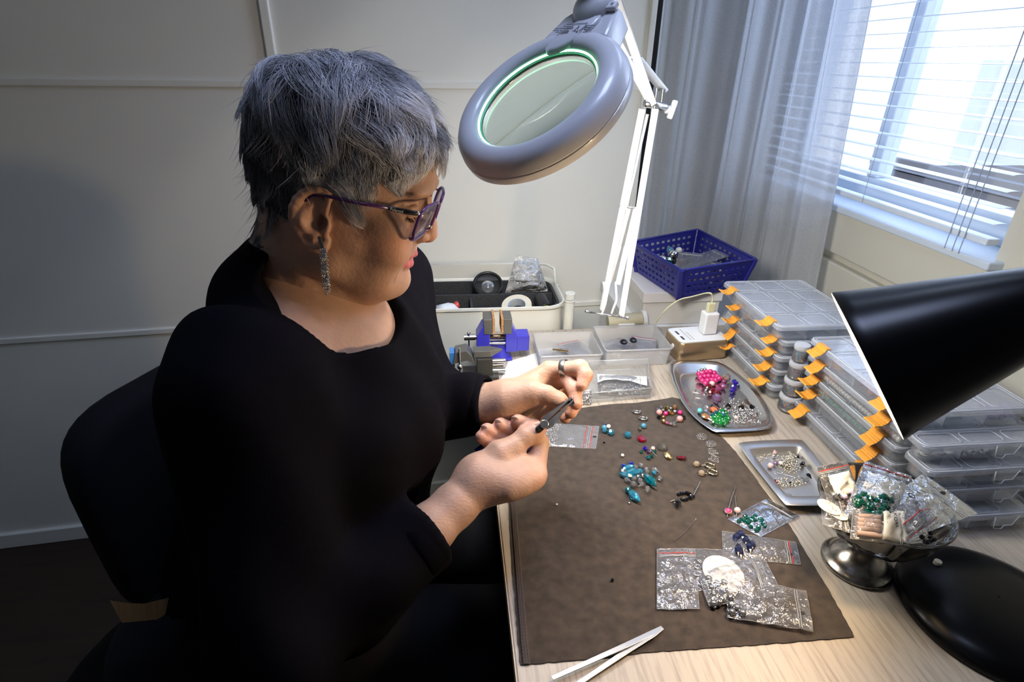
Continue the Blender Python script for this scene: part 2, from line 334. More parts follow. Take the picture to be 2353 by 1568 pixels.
# ================================================================ distance-field modelling, turned to one continuous surface
class Field:
    def __init__(s, lo, hi, h):
        s.lo = np.array(lo, float); s.h = h; s.n = tuple(int(math.ceil((hi[i] - lo[i]) / h)) + 1 for i in range(3))
        s.ax = [(s.lo[i] + h * np.arange(s.n[i])).astype(np.float32) for i in range(3)]
        s.d = np.full(s.n, .06, np.float32)
    def _win(s, lo, hi):
        sl = []
        for i in range(3):
            a = max(0, int((lo[i] - s.lo[i]) / s.h)); b = min(s.n[i], int((hi[i] - s.lo[i]) / s.h) + 2)
            if b <= a: return None
            sl.append(slice(a, b))
        X = s.ax[0][sl[0]][:, None, None]; Y = s.ax[1][sl[1]][None, :, None]; Z = s.ax[2][sl[2]][None, None, :]
        return tuple(sl), X, Y, Z
    def op(s, lo, hi, fn, k=.006, mode='u', pad=None):
        pad = (k * 1.2 + .008) if pad is None else pad
        w = s._win(np.array(lo) - pad, np.array(hi) + pad)
        if w is None: return
        sl, X, Y, Z = w; e = fn(X, Y, Z).astype(np.float32); d = s.d[sl]
        if mode == 's': e = -e; hh = np.maximum(k - np.abs(d - e), 0) / k; s.d[sl] = np.maximum(d, e) + hh * hh * k * .25
        else: hh = np.maximum(k - np.abs(d - e), 0) / k; s.d[sl] = np.minimum(d, e) - hh * hh * k * .25
    def cap(s, a, b, ra, rb=None, k=.006, mode='u'):
        a = np.array(a, float); b = np.array(b, float); rb = ra if rb is None else rb; R = max(ra, rb); ab = b - a; L = float(ab @ ab) + 1e-12
        def fn(X, Y, Z):
            t = np.clip(((X - a[0]) * ab[0] + (Y - a[1]) * ab[1] + (Z - a[2]) * ab[2]) / L, 0, 1)
            return np.sqrt((X - a[0] - ab[0]*t)**2 + (Y - a[1] - ab[1]*t)**2 + (Z - a[2] - ab[2]*t)**2) - (ra + (rb - ra) * t)
        s.op(np.minimum(a, b) - R, np.maximum(a, b) + R, fn, k, mode)
    def chain(s, pts, rs, k=.005, mode='u'):
        for i in range(len(pts) - 1): s.cap(pts[i], pts[i+1], rs[i], rs[i+1], k, mode)
    def ell(s, c, r, k=.006, mode='u', M=None):
        c = np.array(c, float); r = np.array(r, float); R = r.max(); M = np.eye(3) if M is None else np.array(M)
        def fn(X, Y, Z):
            x, y, z = X - c[0], Y - c[1], Z - c[2]
            q = [M[i][0]*x + M[i][1]*y + M[i][2]*z for i in range(3)]
            k0 = np.sqrt((q[0]/r[0])**2 + (q[1]/r[1])**2 + (q[2]/r[2])**2); k1 = np.sqrt((q[0]/r[0]**2)**2 + (q[1]/r[1]**2)**2 + (q[2]/r[2]**2)**2) + 1e-6
            return k0 * (k0 - 1) / k1
        s.op(c - R, c + R, fn, k, mode)
    def mesh(s):
        d = s.d; I = d < 0; n = s.n
        c = np.zeros((n[0]-1, n[1]-1, n[2]-1), np.int8)
        for i in (0,1):
            for j in (0,1):
                for k in (0,1): c += I[i:n[0]-1+i, j:n[1]-1+j, k:n[2]-1+k]
        act = np.argwhere((c > 0) & (c < 8)); idx = np.full(c.shape, -1, np.int64); idx[tuple(act.T)] = np.arange(len(act))
        acc = np.zeros((len(act), 3)); cnt = np.zeros(len(act))
        cor = [(i,j,k) for i in (0,1) for j in (0,1) for k in (0,1)]
        for a in cor:
            for ax in range(3):
                if a[ax]: continue
                b = list(a); b[ax] = 1
                da = d[tuple((act + a).T)]; db = d[tuple((act + b).T)]; m = (da < 0) != (db < 0)
                t = np.where(m, da / np.where(m, da - db, 1), 0); p = np.tile(np.array(a, float), (len(act), 1)); p[:, ax] += t
                acc[m] += p[m]; cnt[m] += 1
        V = s.lo + (act + acc / cnt[:, None]) * s.h; faces = []
        for ax in range(3):
            o1, o2 = [(1,2),(2,0),(0,1)][ax]; A = [slice(None)]*3; B = [slice(None)]*3; A[ax] = slice(0, -1); B[ax] = slice(1, None)
            e = np.argwhere(I[tuple(A)] != I[tuple(B)])
            e = e[(e[:, o1] > 0) & (e[:, o2] > 0) & (e[:, o1] < n[o1]-1) & (e[:, o2] < n[o2]-1)]
            flip = I[tuple(e.T)]
            q = []
            for (u, v) in ((0,0),(1,0),(1,1),(0,1)):
                f = e.copy(); f[:, o1] -= u; f[:, o2] -= v; q.append(idx[tuple(f.T)])
            q = np.stack(q, 1); q[~flip] = q[~flip][:, ::-1]; faces.append(q[(q >= 0).all(1)])
        Fc = np.concatenate(faces)
        return V, Fc
def np_mesh(name, V, Fc):
    me = bpy.data.meshes.new(name); me.vertices.add(len(V)); me.vertices.foreach_set('co', V.astype(np.float32).ravel())
    k = Fc.shape[1]; me.loops.add(Fc.size); me.loops.foreach_set('vertex_index', Fc.astype(np.int32).ravel())
    me.polygons.add(len(Fc)); me.polygons.foreach_set('loop_start', np.arange(0, Fc.size, k, dtype=np.int32)); me.polygons.foreach_set('loop_total', np.full(len(Fc), k, np.int32))
    me.polygons.foreach_set('use_smooth', np.ones(len(Fc), bool)); me.update(calc_edges=True); return me
def relax(V, Fc, it=2, w=.5):
    for _ in range(it):
        acc = np.zeros_like(V); cnt = np.zeros(len(V))
        for i in range(4):
            for j in ((i + 1) % 4, (i - 1) % 4):
                np.add.at(acc, Fc[:, i], V[Fc[:, j]]); np.add.at(cnt, Fc[:, i], 1)
        V = V * (1 - w) + w * acc / np.maximum(cnt, 1)[:, None]
    return V
# ---------------------------------------------------------------- head frame (face forward, her left, up)
def hframe(yaw, pitch):
    a = math.radians(yaw); b = math.radians(pitch)
    f = np.array([math.cos(a)*math.cos(b), math.sin(a)*math.cos(b), -math.sin(b)]); l = np.array([-math.sin(a), math.cos(a), 0]); return np.array([f, l, np.cross(f, l)])
HM = hframe(-8, 14)
_A = dp(960, 500, .62)
def _mid(x, y, off=0.): r = ray(x, y); n = HM[1]; return CAM + r * (((_A - CAM) @ n + off) / (r @ n))
HO = _mid(800, 470)
def hl(x, y, off=0.): return HM @ (_mid(x, y, off) - HO)       # a sight line met with the head's sagittal plane, shifted by off
def hw(p): return np.asarray(p) @ HM + HO                      # head frame -> world
def to_h(p): return HM @ (np.asarray(p) - HO)
# profile tables: height w -> front u, back u, half width
PW = np.array([-.100,-.0915,-.0854,-.078,-.070,-.062,-.0560,-.0470,-.0375,-.031,-.018,-.008,.004,.015,.026,.034,.044,.060,.078,.092,.106,.118,.128,.135,.139])
PF = np.array([.020,.052,.0660,.0715,.0735,.0725,.0715,.0745,.0765,.0805,.0800,.0800,.0795,.0785,.0805,.0850,.0880,.0850,.0790,.0700,.058,.045,.030,.012,.001])
PB = np.array([.010,.000,-.012,-.022,-.032,-.040,-.046,-.056,-.066,-.074,-.084,-.090,-.095,-.098,-.100,-.101,-.1015,-.101,-.097,-.091,-.081,-.068,-.050,-.026,-.004])
PH = np.array([.006,.026,.036,.044,.0500,.0540,.0565,.0600,.0630,.0650,.0685,.0705,.0720,.0735,.0745,.0755,.0765,.0775,.0770,.0740,.068,.058,.044,.026,.004])
def headbase(X, Y, Z):
    z = Z.ravel(); f = np.interp(z, PW, PF); b = np.interp(z, PW, PB); h = np.interp(z, PW, PH)
    # widest part sits towards the back so that the face narrows forwards
    c = (f * .38 + b * .62).reshape(1,1,-1); hf = (f.reshape(1,1,-1) - c); hb = c - b.reshape(1,1,-1); hh = h.reshape(1,1,-1)
    du = X - c; a = np.where(du > 0, du / hf, -du / hb); g = (np.abs(Y / hh)**2.25 + a**2.25)**(1/2.25)
    e = (g - 1) * np.minimum(hh, np.where(du > 0, hf, hb)) * .95
    return np.maximum(e, np.maximum(Z - .1385, -.0995 - Z))
def build_head():
    H = .0019 if FAST_GEO else .00155
    Fd = Field((-.13, -.112, -.215), (.115, .112, .150), H)
    Fd.op((-.11,-.08,-.1), (.1,.08,.14), headbase, .004, pad=.02)
    # soften: jaw, cheeks, brow
    for s in (-1, 1):
        Fd.cap((.052, s*.022, -.074), (.002, s*.053, -.050), .0135, .016, .014)      # jaw line
        Fd.ell((.052, s*.046, .002), (.022, .016, .015), .016)                       # cheekbone
        Fd.ell((.057, s*.034, -.026), (.022, .021, .022), .014)                      # cheek
        Fd.ell((.045, s*.034, -.056), (.022, .018, .020), .014)                      # jowl
        Fd.ell((.076, s*.024, .0425), (.011, .021, .0060), .010)                     # brow
        Fd.ell((.090, s*.033, .0215), (.0125, .017, .0120), .010, 's')               # socket
        Fd.ell((.0660, s*.0315, .0215), (.0135, .0150, .0125), .0035)                # lids over the eyeball
        Fd.cap((.0795, s*.024, .0140), (.0700, s*.0445, .0165), .0008, .0008, .002, 's')    # lid line
        Fd.cap((.0800, s*.021, .0300), (.0690, s*.0460, .0280), .0010, .0010, .003, 's')    # lid crease
        Fd.cap((.0770, s*.020, .0050), (.0640, s*.0440, .0060), .0012, .0008, .004, 's')    # under-eye fold
        Fd.cap((.0850, s*.0150, -.0130), (.0745, s*.0330, -.0400), .0010, .0012, .0045, 's')  # nose to mouth fold
        Fd.cap((.0735, s*.0330, -.0430), (.0660, s*.0340, -.0640), .0006, .0010, .004, 's')
    # nose
    Fd.chain([(.0800,0,.0300), (.0855,0,.0160), (.0900,0,.0020), (.0925,0,-.0080)], [.0058,.0062,.0072,.0088], .007)
    for s in (-1, 1):
        Fd.ell((.0835, s*.0115, -.0105), (.0098, .0068, .0068), .005)
        Fd.ell((.0890, s*.0060, -.0178), (.0045, .0024, .0028), .0015, 's')
    Fd.cap((.0930,0,-.0130), (.0830,0,-.0185), .0042, .0040, .004)
    # lips, mouth line, chin
    Fd.chain([(.0650,-.0245,-.0385), (.0765,-.0120,-.0350), (.0800,0,-.0352), (.0765,.0120,-.0350), (.0650,.0245,-.0385)], [.0016,.0032,.0034,.0032,.0016], .0035)
    Fd.chain([(.0640,-.0235,-.0415), (.0735,-.0120,-.0460), (.0762,0,-.0475), (.0735,.0120,-.0460), (.0640,.0235,-.0415)], [.0018,.0040,.0048,.0040,.0018], .0035)
    Fd.chain([(.0660,-.0285,-.0405), (.0795,-.0130,-.0400), (.0840,0,-.0407), (.0795,.0130,-.0400), (.0660,.0285,-.0405)], [.0009,.0009,.0009,.0009,.0009], .0016, 's')
    Fd.ell((.0880,0,-.0255), (.0030,.0030,.0060), .003, 's')
    Fd.cap((.0800,-.012,-.0575), (.0800,.012,-.0575), .0022, .0022, .006, 's')
    Fd.ell((.0620,0,-.0715), (.0172,.0200,.0150), .012)
    # neck, throat, submental fullness, collar bones and upper chest
    Fd.cap((-.030,0,-.035), (-.052,.000,-.120), .0600, .0580, .02); Fd.cap((-.050,0,-.120), (-.050,.002,-.200), .0560, .0590, .03)
    Fd.cap((.040,0,-.0760), (-.004,.0,-.128), .0230, .0360, .030); Fd.cap((-.004,0,-.125), (-.012,.0,-.215), .0340, .0450, .03)
    Fd.cap((.030,-.02,-.084), (-.01,-.034,-.098), .013, .016, .02); Fd.cap((.030,.02,-.084), (-.01,.034,-.098), .013, .016, .02)
    for s in (-1, 1):
        Fd.cap((-.028, s*.052, -.060), (.010, s*.016, -.190), .0085, .0090, .012)      # neck cords
        Fd.cap((.0100, s*.006, -.132), (.0140, s*.006, -.175), .0045, .005, .008)
    ce = to_h(np.array(dp(700, 875, .665)))
    Fd.ell(ce, (.105, .12, .088), .03)
    # ears, traced from the photograph's near ear and mirrored
    def earpt(x, y, off): return hl(x, y, off)
    hx = [(757,452),(746,443),(730,437),(711,437),(695,445),(682,459),(674,477),(673,497),(678,515),(688,535),(699,552),(710,564)]
    hel = [earpt(x, y, -.0835 + .006*abs(i-6)/6) for i, (x, y) in enumerate(hx)]
    lob = [earpt(716,562,-.0765), earpt(730,567,-.0755), earpt(744,564,-.0750), earpt(753,552,-.0740)]
    ant = [earpt(716,470,-.0775), earpt(700,488,-.0795), earpt(697,508,-.0795), earpt(704,530,-.0785), earpt(716,545,-.0780), earpt(728,540,-.0775)]
    tra = [earpt(752,506,-.0755), earpt(750,524,-.0760), earpt(747,538,-.0755)]
    for s in (1, -1):
        f = lambda p: (p[0], p[1] * s, p[2])
        pl = [earpt(722,470,-.0700), earpt(712,500,-.0700), earpt(718,535,-.0695)]
        Fd.chain([f(p) for p in pl], [.0150,.0165,.0110], .006)
        cc = earpt(724,505,-.0880); Fd.ell(f(cc), (.0125,.0125,.0190), .004, 's')
        cc = earpt(716,470,-.0860); Fd.ell(f(cc), (.0120,.0080,.0110), .004, 's')
        Fd.chain([f(p) for p in hel], [.0030,.0034,.0036,.0038,.0040,.0042,.0042,.0042,.0040,.0040,.0042,.0048], .0025)
        Fd.chain([f(p) for p in lob], [.0056,.0060,.0056,.0040], .004)
        Fd.chain([f(p) for p in ant], [.0024,.0030,.0032,.0032,.0034,.0030], .004)
        Fd.chain([f(p) for p in tra], [.0034,.0040,.0034], .004)
        ch = earpt(740,510,-.0760); Fd.ell(f(ch), (.0050,.0075,.0080), .003, 's')
        Fd.cap(f(earpt(757,452,-.078)), f(earpt(748,492,-.0765)), .0030, .0026, .004)
    V, Fc = Fd.mesh(); V = relax(V, Fc, 1, .4)
    # natural colouring in the head frame
    u, v, w = V.T; av = np.abs(v)
    col = np.tile(np.array([.43, .262, .188]), (len(V), 1))
    def blend(m, c): col[:] = col * (1 - m[:, None]) + np.array(c) * m[:, None]
    g = lambda c, r: np.exp(-(((u - c[0]) / r[0])**2 + ((av - c[1]) / r[1])**2 + ((w - c[2]) / r[2])**2))
    blend(.35 * g((.060, .048, -.012), (.03, .022, .022)), (.62, .26, .19))
    blend(.35 * g((.095, 0, -.008), (.012, .016, .012)), (.60, .26, .20))
    blend(.30 * g((-.015, .08, .0), (.03, .03, .035)), (.56, .24, .17))
    blend(.35 * g((.075, .032, .020), (.014, .018, .010)), (.50, .27, .20))
    lipc = np.interp(av, [0, .006, .012, .020, .026], [-.0302, -.0310, -.0330, -.0362, -.0395]); lipb = np.interp(av, [0, .012, .020, .026], [-.0530, -.0510, -.0465, -.0415])
    lip = ((w < lipc) & (w > lipb) & (av < .0262) & (u > .060)).astype(float)
    blend(.92 * lip, (.50, .13, .15))
    V2 = V @ HM + HO
    return V2, Fc, col
def hand_pts(L): return [dp(*p) for p in L]
def build_left():
    H = .00145 if FAST_GEO else .00115
    P = lambda x, y, d: dp(x, y, d)
    lo = np.array([-.03, .52, .84]); hi = np.array([.175, .70, 1.02])
    Fd = Field(lo, hi, H)
    Wr = P(1150, 935, .722)
    Fd.cap(P(1040,925,.735), P(1120,932,.728), .030, .0265, .01); Fd.cap(P(1120,932,.728), Wr, .0265, .0255, .012)
    K = [P(1262,852,.738), P(1268,880,.752), P(1266,912,.765), P(1255,940,.775)]
    # palm: metacarpal rays
    for k, r in zip(K, (.0125,.0125,.012,.0115)): Fd.cap(P(1165,925,.732), k, .0215, r, .016)
    Fd.cap(P(1150,950,.742), P(1245,950,.772), .0215, .0140, .016)            # heel of the hand
    Fd.cap(P(1165,918,.712), P(1222,905,.706), .0215, .0165, .016)            # thumb muscle
    Fd.chain([P(1222,905,.706), P(1256,908,.700), P(1283,921,.698), P(1296,929,.700)], [.0150,.0112,.0102,.0082], .006)
    Fd.chain([K[0], P(1330,846,.720), P(1345,862,.712), P(1337,886,.706)], [.0118,.0098,.0092,.0074], .004)
    Fd.ell(P(1335,846,.720), (.0105,)*3, .004)
    Fd.chain([K[1], P(1303,872,.730), P(1320,897,.716), P(1324,928,.708)], [.0118,.0104,.0094,.0080], .004)
    Fd.chain([K[2], P(1312,905,.755), P(1320,930,.735), P(1312,949,.722)], [.0112,.0100,.0090,.0078], .004)
    Fd.chain([K[3], P(1298,930,.765), P(1306,950,.745), P(1299,961,.733)], [.0105,.0090,.0080,.0072], .004)
    # skin folds across the thumb ball and finger joints
    nails = [(P(1291,925,.688), .0058), (P(1343,884,.700), .0042), (P(1330,925,.700), .0045)]
    V, Fc = Fd.mesh(); V = relax(V, Fc, 1, .3); return V, Fc, [P(1296,929,.700), P(1337,886,.706), P(1324,928,.708), P(1312,949,.722), P(1299,961,.733), P(1345,862,.712), P(1303,872,.730)]
def build_right():
    H = .0015 if FAST_GEO else .0012
    P = lambda x, y, d: dp(x, y, d)
    Fd = Field((-.085, .43, .80), (.125, .60, .97), H)
    Fd.chain([P(930,1262,.608), P(985,1218,.625), P(1045,1162,.645), P(1092,1122,.660)], [.030,.0265,.0240,.0228], .012)
    M_ = [P(1228,1088,.672), P(1222,1098,.662), P(1198,1112,.652), P(1168,1122,.646)]
    for m, r in zip(M_, (.0135,.0135,.0130,.0120)): Fd.cap(P(1100,1105,.662), m, .0225, r, .016)
    Fd.cap(P(1105,1085,.668), P(1195,1075,.675), .0190, .0165, .014)
    Fd.chain([P(1105,1085,.668), P(1150,1045,.672), P(1178,1030,.676), P(1208,1003,.682), P(1228,992,.686), P(1240,985,.688)], [.0190,.0165,.0128,.0112,.0102,.0085], .007)
    Fd.chain([M_[0], P(1240,1020,.695), P(1226,983,.700), P(1190,968,.692)], [.0135,.0115,.0100,.0085], .004)
    Fd.chain([M_[1], P(1218,1035,.708), P(1182,992,.704), P(1150,976,.694)], [.0130,.0112,.0102,.0088], .004)
    Fd.chain([M_[2], P(1190,1050,.705), P(1150,1004,.700), P(1119,988,.690)], [.0125,.0108,.0098,.0084], .004)
    Fd.chain([M_[3], P(1160,1060,.695), P(1127,1018,.694), P(1106,1004,.686)], [.0115,.0098,.0088,.0076], .004)
    Fd.cap(P(1200,990,.668), P(1216,1012,.668), .0006, .0006, .002, 's'); Fd.cap(P(1205,986,.668), P(1222,1007,.668), .0005, .0005, .002, 's')
    V, Fc = Fd.mesh(); V = relax(V, Fc, 1, .3); return V, Fc, [P(1240,985,.688), P(1190,968,.692), P(1150,976,.694), P(1119,988,.690), P(1106,1004,.686), M_[0], M_[1]]
FAST_GEO = False
# torso landmarks
RS = np.array([-.200, .482, 1.045]); LS = np.array([-.100, .800, 1.025]); NB = np.array([-.170, .630, 1.060]); CH = np.array([-.165, .615, .93]); PEL = np.array([-.36, .66, .56])
RE = np.array([-.190, .400, .795]); LE = np.array([-.085, .800, .800])
RW = dp(1000, 1205, .628); LW = dp(1085, 930, .735)
def torso(Fd, g, k=.05):
    """g grows everything outwards"""
    Fd.cap(NB + (.01, 0, -.05), CH, .095 + g, .125 + g, k)
    Fd.cap(CH, (CH + PEL) / 2 + (.03, 0, 0), .125 + g, .130 + g, k); Fd.cap((CH + PEL) / 2 + (.03, 0, 0), PEL, .120 + g, .120 + g, k)
    Fd.cap(CH + (.035, -.070, .0), CH + (.045, .060, .0), .085 + g, .085 + g, k)
    Fd.cap(CH + (.0, .10, -.15), CH + (.0, -.10, -.15), .11 + g, .11 + g, k)
    Fd.cap(NB + (-.01, -.01, -.02), RS, .058 + g, .056 + g, k); Fd.cap(NB + (0, .02, -.04), LS, .060 + g, .052 + g, k)
    Fd.cap(NB + (-.030, 0, .026), NB + (.0, 0, -.05), .050 + g, .08 + g, .06)
    Fd.cap(RS, RE, .053 + g, .044 + g, .03); Fd.cap(LS, LE, .053 + g, .044 + g, .03)
    Fd.cap(RE, RW, .040 + g, .026 + g, .02); Fd.cap(LE, LW, .042 + g, .030 + g, .02)
bV, bF, bC = build_head()
hd1 = build_left(); hd2 = build_right()
Ft = Field((-.56, .28, .40), (.05, .94, 1.14), .009); torso(Ft, -.012); 
for s in (-1, 1): Ft.cap(PEL + (0, s*.09, -.01), PEL + (.46, s*.10, -.02), .08, .062, .04); Ft.cap(PEL + (.46, s*.10, -.02), PEL + (.45, s*.11, -.10), .06, .05, .03)
tV, tF = Ft.mesh()
SK = np.array([.43, .262, .188])
def handcol(V, tips):
    c = np.tile(SK, (len(V), 1))
    for i, t in enumerate(tips):
        m = .45 * np.exp(-(((V - t)**2).sum(1)) / .013**2); c = c * (1 - m[:, None]) + np.array([.62, .27, .20]) * m[:, None]
    return c
Vs, Fs, Cs = [], [], []; off = 0
for V, Fc, C in ((bV, bF, bC), (hd1[0], hd1[1], handcol(hd1[0], hd1[2])), (hd2[0], hd2[1], handcol(hd2[0], hd2[2])), (tV, tF, np.tile(SK, (len(tV), 1)))):
    Vs.append(V); Fs.append(Fc + off); Cs.append(C); off += len(V)
PB0 = Vector((-.36, .66, .46))
per = thing('person', 'woman with short silver hair in a black sweater, holding pliers and a bead', 'person', PB0)
me = np_mesh('body', np.concatenate(Vs) - np.array(PB0), np.concatenate(Fs))
at = me.color_attributes.new('skin', 'FLOAT_COLOR', 'POINT'); C = np.concatenate(Cs); at.data.foreach_set('color', np.concatenate([C, np.ones((len(C), 1))], 1).astype(np.float32).ravel())
M_skin = mat('skin', (.5, .3, .2), .48, sss=.12, vcol='skin', noise=(55, .10), bump=(240, .42, .0012, (1, 2.2, 1)), spec=.35)
body = finish(me, 'body', M_skin, per)
# ---------------------------------------------------------------- sweater, trousers
M_knit = mat('black_knit', (.0035, .0032, .0050), .9, spec=.04, bump=(700, .4, .0006))
Fw = Field((-.56, .27, .46), (.10, .96, 1.18), .0050 if not FAST_GEO else .007)
torso(Fw, .006)
Fw.cap(RS + (0, 0, -.01), RE + (.0, 0, -.01), .058, .060, .04); Fw.cap(RE, RW + (.0, 0, -.004), .056, .037, .03); Fw.cap(LE, LW, .050, .036, .03)
# a loose collar standing round the neck
ncen = np.array([-.160, .615, 1.075]); nn = np.array([.70, .05, .72]); nn /= np.linalg.norm(nn)
wob = lambda X, Y, Z: .004*np.sin(38*X + 22*Y) * np.sin(17*Z + 9*Y) + .003*np.sin(70*Y + 25*X + 12*Z)
w_ = Fw._win(Fw.lo, Fw.lo + 2); Fw.d += wob(w_[1], w_[2], w_[3]).astype(np.float32)
# drape folds on her far side
for (a, b) in (((940,640,.80),(985,900,.78)), ((975,690,.83),(1015,920,.80)), ((905,740,.72),(935,980,.70)), ((820,860,.62),(880,1000,.60)), ((760,830,.60),(700,1000,.60))):
    Fw.cap(dp(*a), dp(*b), .010, .016, .03)
ax_lo = dp(724, 690, .640)
def neckcut(X, Y, Z):
    # above the neckline plane and inside a leaning oval tube round the neck
    pl = -((X - NCK[0]) * nn[0] + (Y - NCK[1]) * nn[1] + (Z - NCK[2]) * nn[2])
    e1 = np.array([nn[2], 0, -nn[0]]); e1 /= np.linalg.norm(e1); e2 = np.cross(nn, e1)
    a = (X - NCK[0]) * e1[0] + (Y - NCK[1]) * e1[1] + (Z - NCK[2]) * e1[2]; b = (X - NCK[0]) * e2[0] + (Y - NCK[1]) * e2[1] + (Z - NCK[2]) * e2[2]
    tube_ = (np.sqrt((a / 1.0)**2 + (b / 1.02)**2) - NR)
    return np.maximum(pl, tube_)
NCK = dp(735, 724, .632); NR = .077
Fw.op((-.36, .45, .93), (.03, .80, 1.18), neckcut, .008, 's', pad=.0)
# open cuffs
wd = dp(1060, 1150, .65) - dp(960, 1240, .615); wd /= np.linalg.norm(wd); wc = dp(986, 1222, .626)
Fw.op((-.12, .40, .78), (.08, .60, .98), lambda X, Y, Z: np.maximum(-((X-wc[0])*wd[0] + (Y-wc[1])*wd[1] + (Z-wc[2])*wd[2]), np.sqrt((X-wc[0])**2+(Y-wc[1])**2+(Z-wc[2])**2) - .052), .004, 's', pad=0)
wd2 = dp(1150, 932, .722) - dp(1060, 930, .738); wd2 /= np.linalg.norm(wd2); wc2 = dp(1112, 930, .73)
Fw.op((.0, .55, .85), (.1, .70, 1.0), lambda X, Y, Z: np.maximum(-((X-wc2[0])*wd2[0] + (Y-wc2[1])*wd2[1] + (Z-wc2[2])*wd2[2]), np.sqrt((X-wc2[0])**2+(Y-wc2[1])**2+(Z-wc2[2])**2) - .06), .004, 's', pad=0)
V, Fc = Fw.mesh(); V = relax(V, Fc, 1, .4)
finish(np_mesh('sweater', V - np.array(PB0), Fc), 'sweater', M_knit, per)
def cuff(c, d, r, n):
    b = MB(); q = Vector((0,0,1)).rotation_difference(Vector(d)); c = Vector(c)
    b.lathe([(r-.004, -.030), (r+.001, -.026), (r+.0025, -.004), (r+.002, 0), (r-.001, .0015), (r-.004, -.002), (r-.005, -.030)], c, d, 40); return b.build(n, M_knit, per, smooth=80)
cuff(wc - wd*.002, wd, .0375, 'cuff'); cuff(wc2 + wd2*.004, wd2, .0355, 'cuff')
# ribbed neckband along the cut
e1 = np.array([nn[2], 0, -nn[0]]); e1 /= np.linalg.norm(e1); e2 = np.cross(nn, e1)
Fp = Field((-.58, .40, .38), (.25, .90, .66), .008)
for s in (-1, 1): Fp.cap(PEL + (0, s*.09, -.01), PEL + (.46, s*.10, -.02), .092, .072, .04); Fp.cap(PEL + (.46, s*.10, -.02), PEL + (.45, s*.11, -.12), .07, .06, .03)
Fp.cap(PEL + (-.02, -.08, -.02), PEL + (-.02, .08, -.02), .12, .12, .05)
V, Fc = Fp.mesh(); finish(np_mesh('trousers', V - np.array(PB0), Fc), 'trousers', mat('black_trousers', (.006, .006, .009), .8, spec=.15), per)
# shins and shoes, under the desk
b = MB()
for s in (-1, 1):
    k = PEL + (.45, s*.11, -.10); b.tube([k, k + (.02, 0, -.2), k + (.03, 0, -.40)], [.058, .052, .045], 14)
b.build('trouser_legs', MATS['black_trousers'], per, smooth=180)
for s in (-1, 1):
    k = PEL + (.48, s*.11, -.50); b = MB(); b.ball((k[0] + .06, k[1], .045), .045, 16, (2.6, .95, .95)); b.build('shoe', mat('black_leather', (.01, .01, .01), .4), per, smooth=180)
# ---------------------------------------------------------------- nails
M_nail = mat('nail', (.60, .37, .29), .35, spec=.4)
def nail(px_, py_, d, rx, ry, ang, tilt):
    """a shallow curved plate on the finger end facing the viewer"""
    c = dp(px_, py_, d); z = -ray(px_, py_); z = z / np.linalg.norm(z); z = Vector(z)
    x = Vector(ROT @ np.array([math.cos(ang), math.sin(ang), 0])); y = z.cross(x).normalized(); x = y.cross(z).normalized()
    R = Matrix((x, y, z)).transposed() @ Matrix.Rotation(tilt[0], 3, 'Y') @ Matrix.Rotation(tilt[1], 3, 'X')
    b = MB(); b.ball(c, 1, 14, (rx, ry, min(rx, ry) * .22), M=R); return b.build('fingernail', M_nail, per, smooth=180)
nail(1289, 924, .6895, .0062, .0050, math.radians(-30), (0, 0))
nail(1341, 889, .7005, .0048, .0030, math.radians(-110), (.0, .0))
nail(1329, 928, .7030, .0050, .0030, math.radians(-95), (.0, .0))
nail(1318, 951, .7175, .0048, .0028, math.radians(-70), (.0, .0))
nail(1235, 982, .6785, .0070, .0056, math.radians(40), (0, 0))
nail(1184, 963, .6850, .0052, .0034, math.radians(150), (0, -.5))
nail(1145, 970, .6870, .0050, .0034, math.radians(150), (0, -.5))
nail(1113, 983, .6830, .0048, .0034, math.radians(150), (0, -.5))
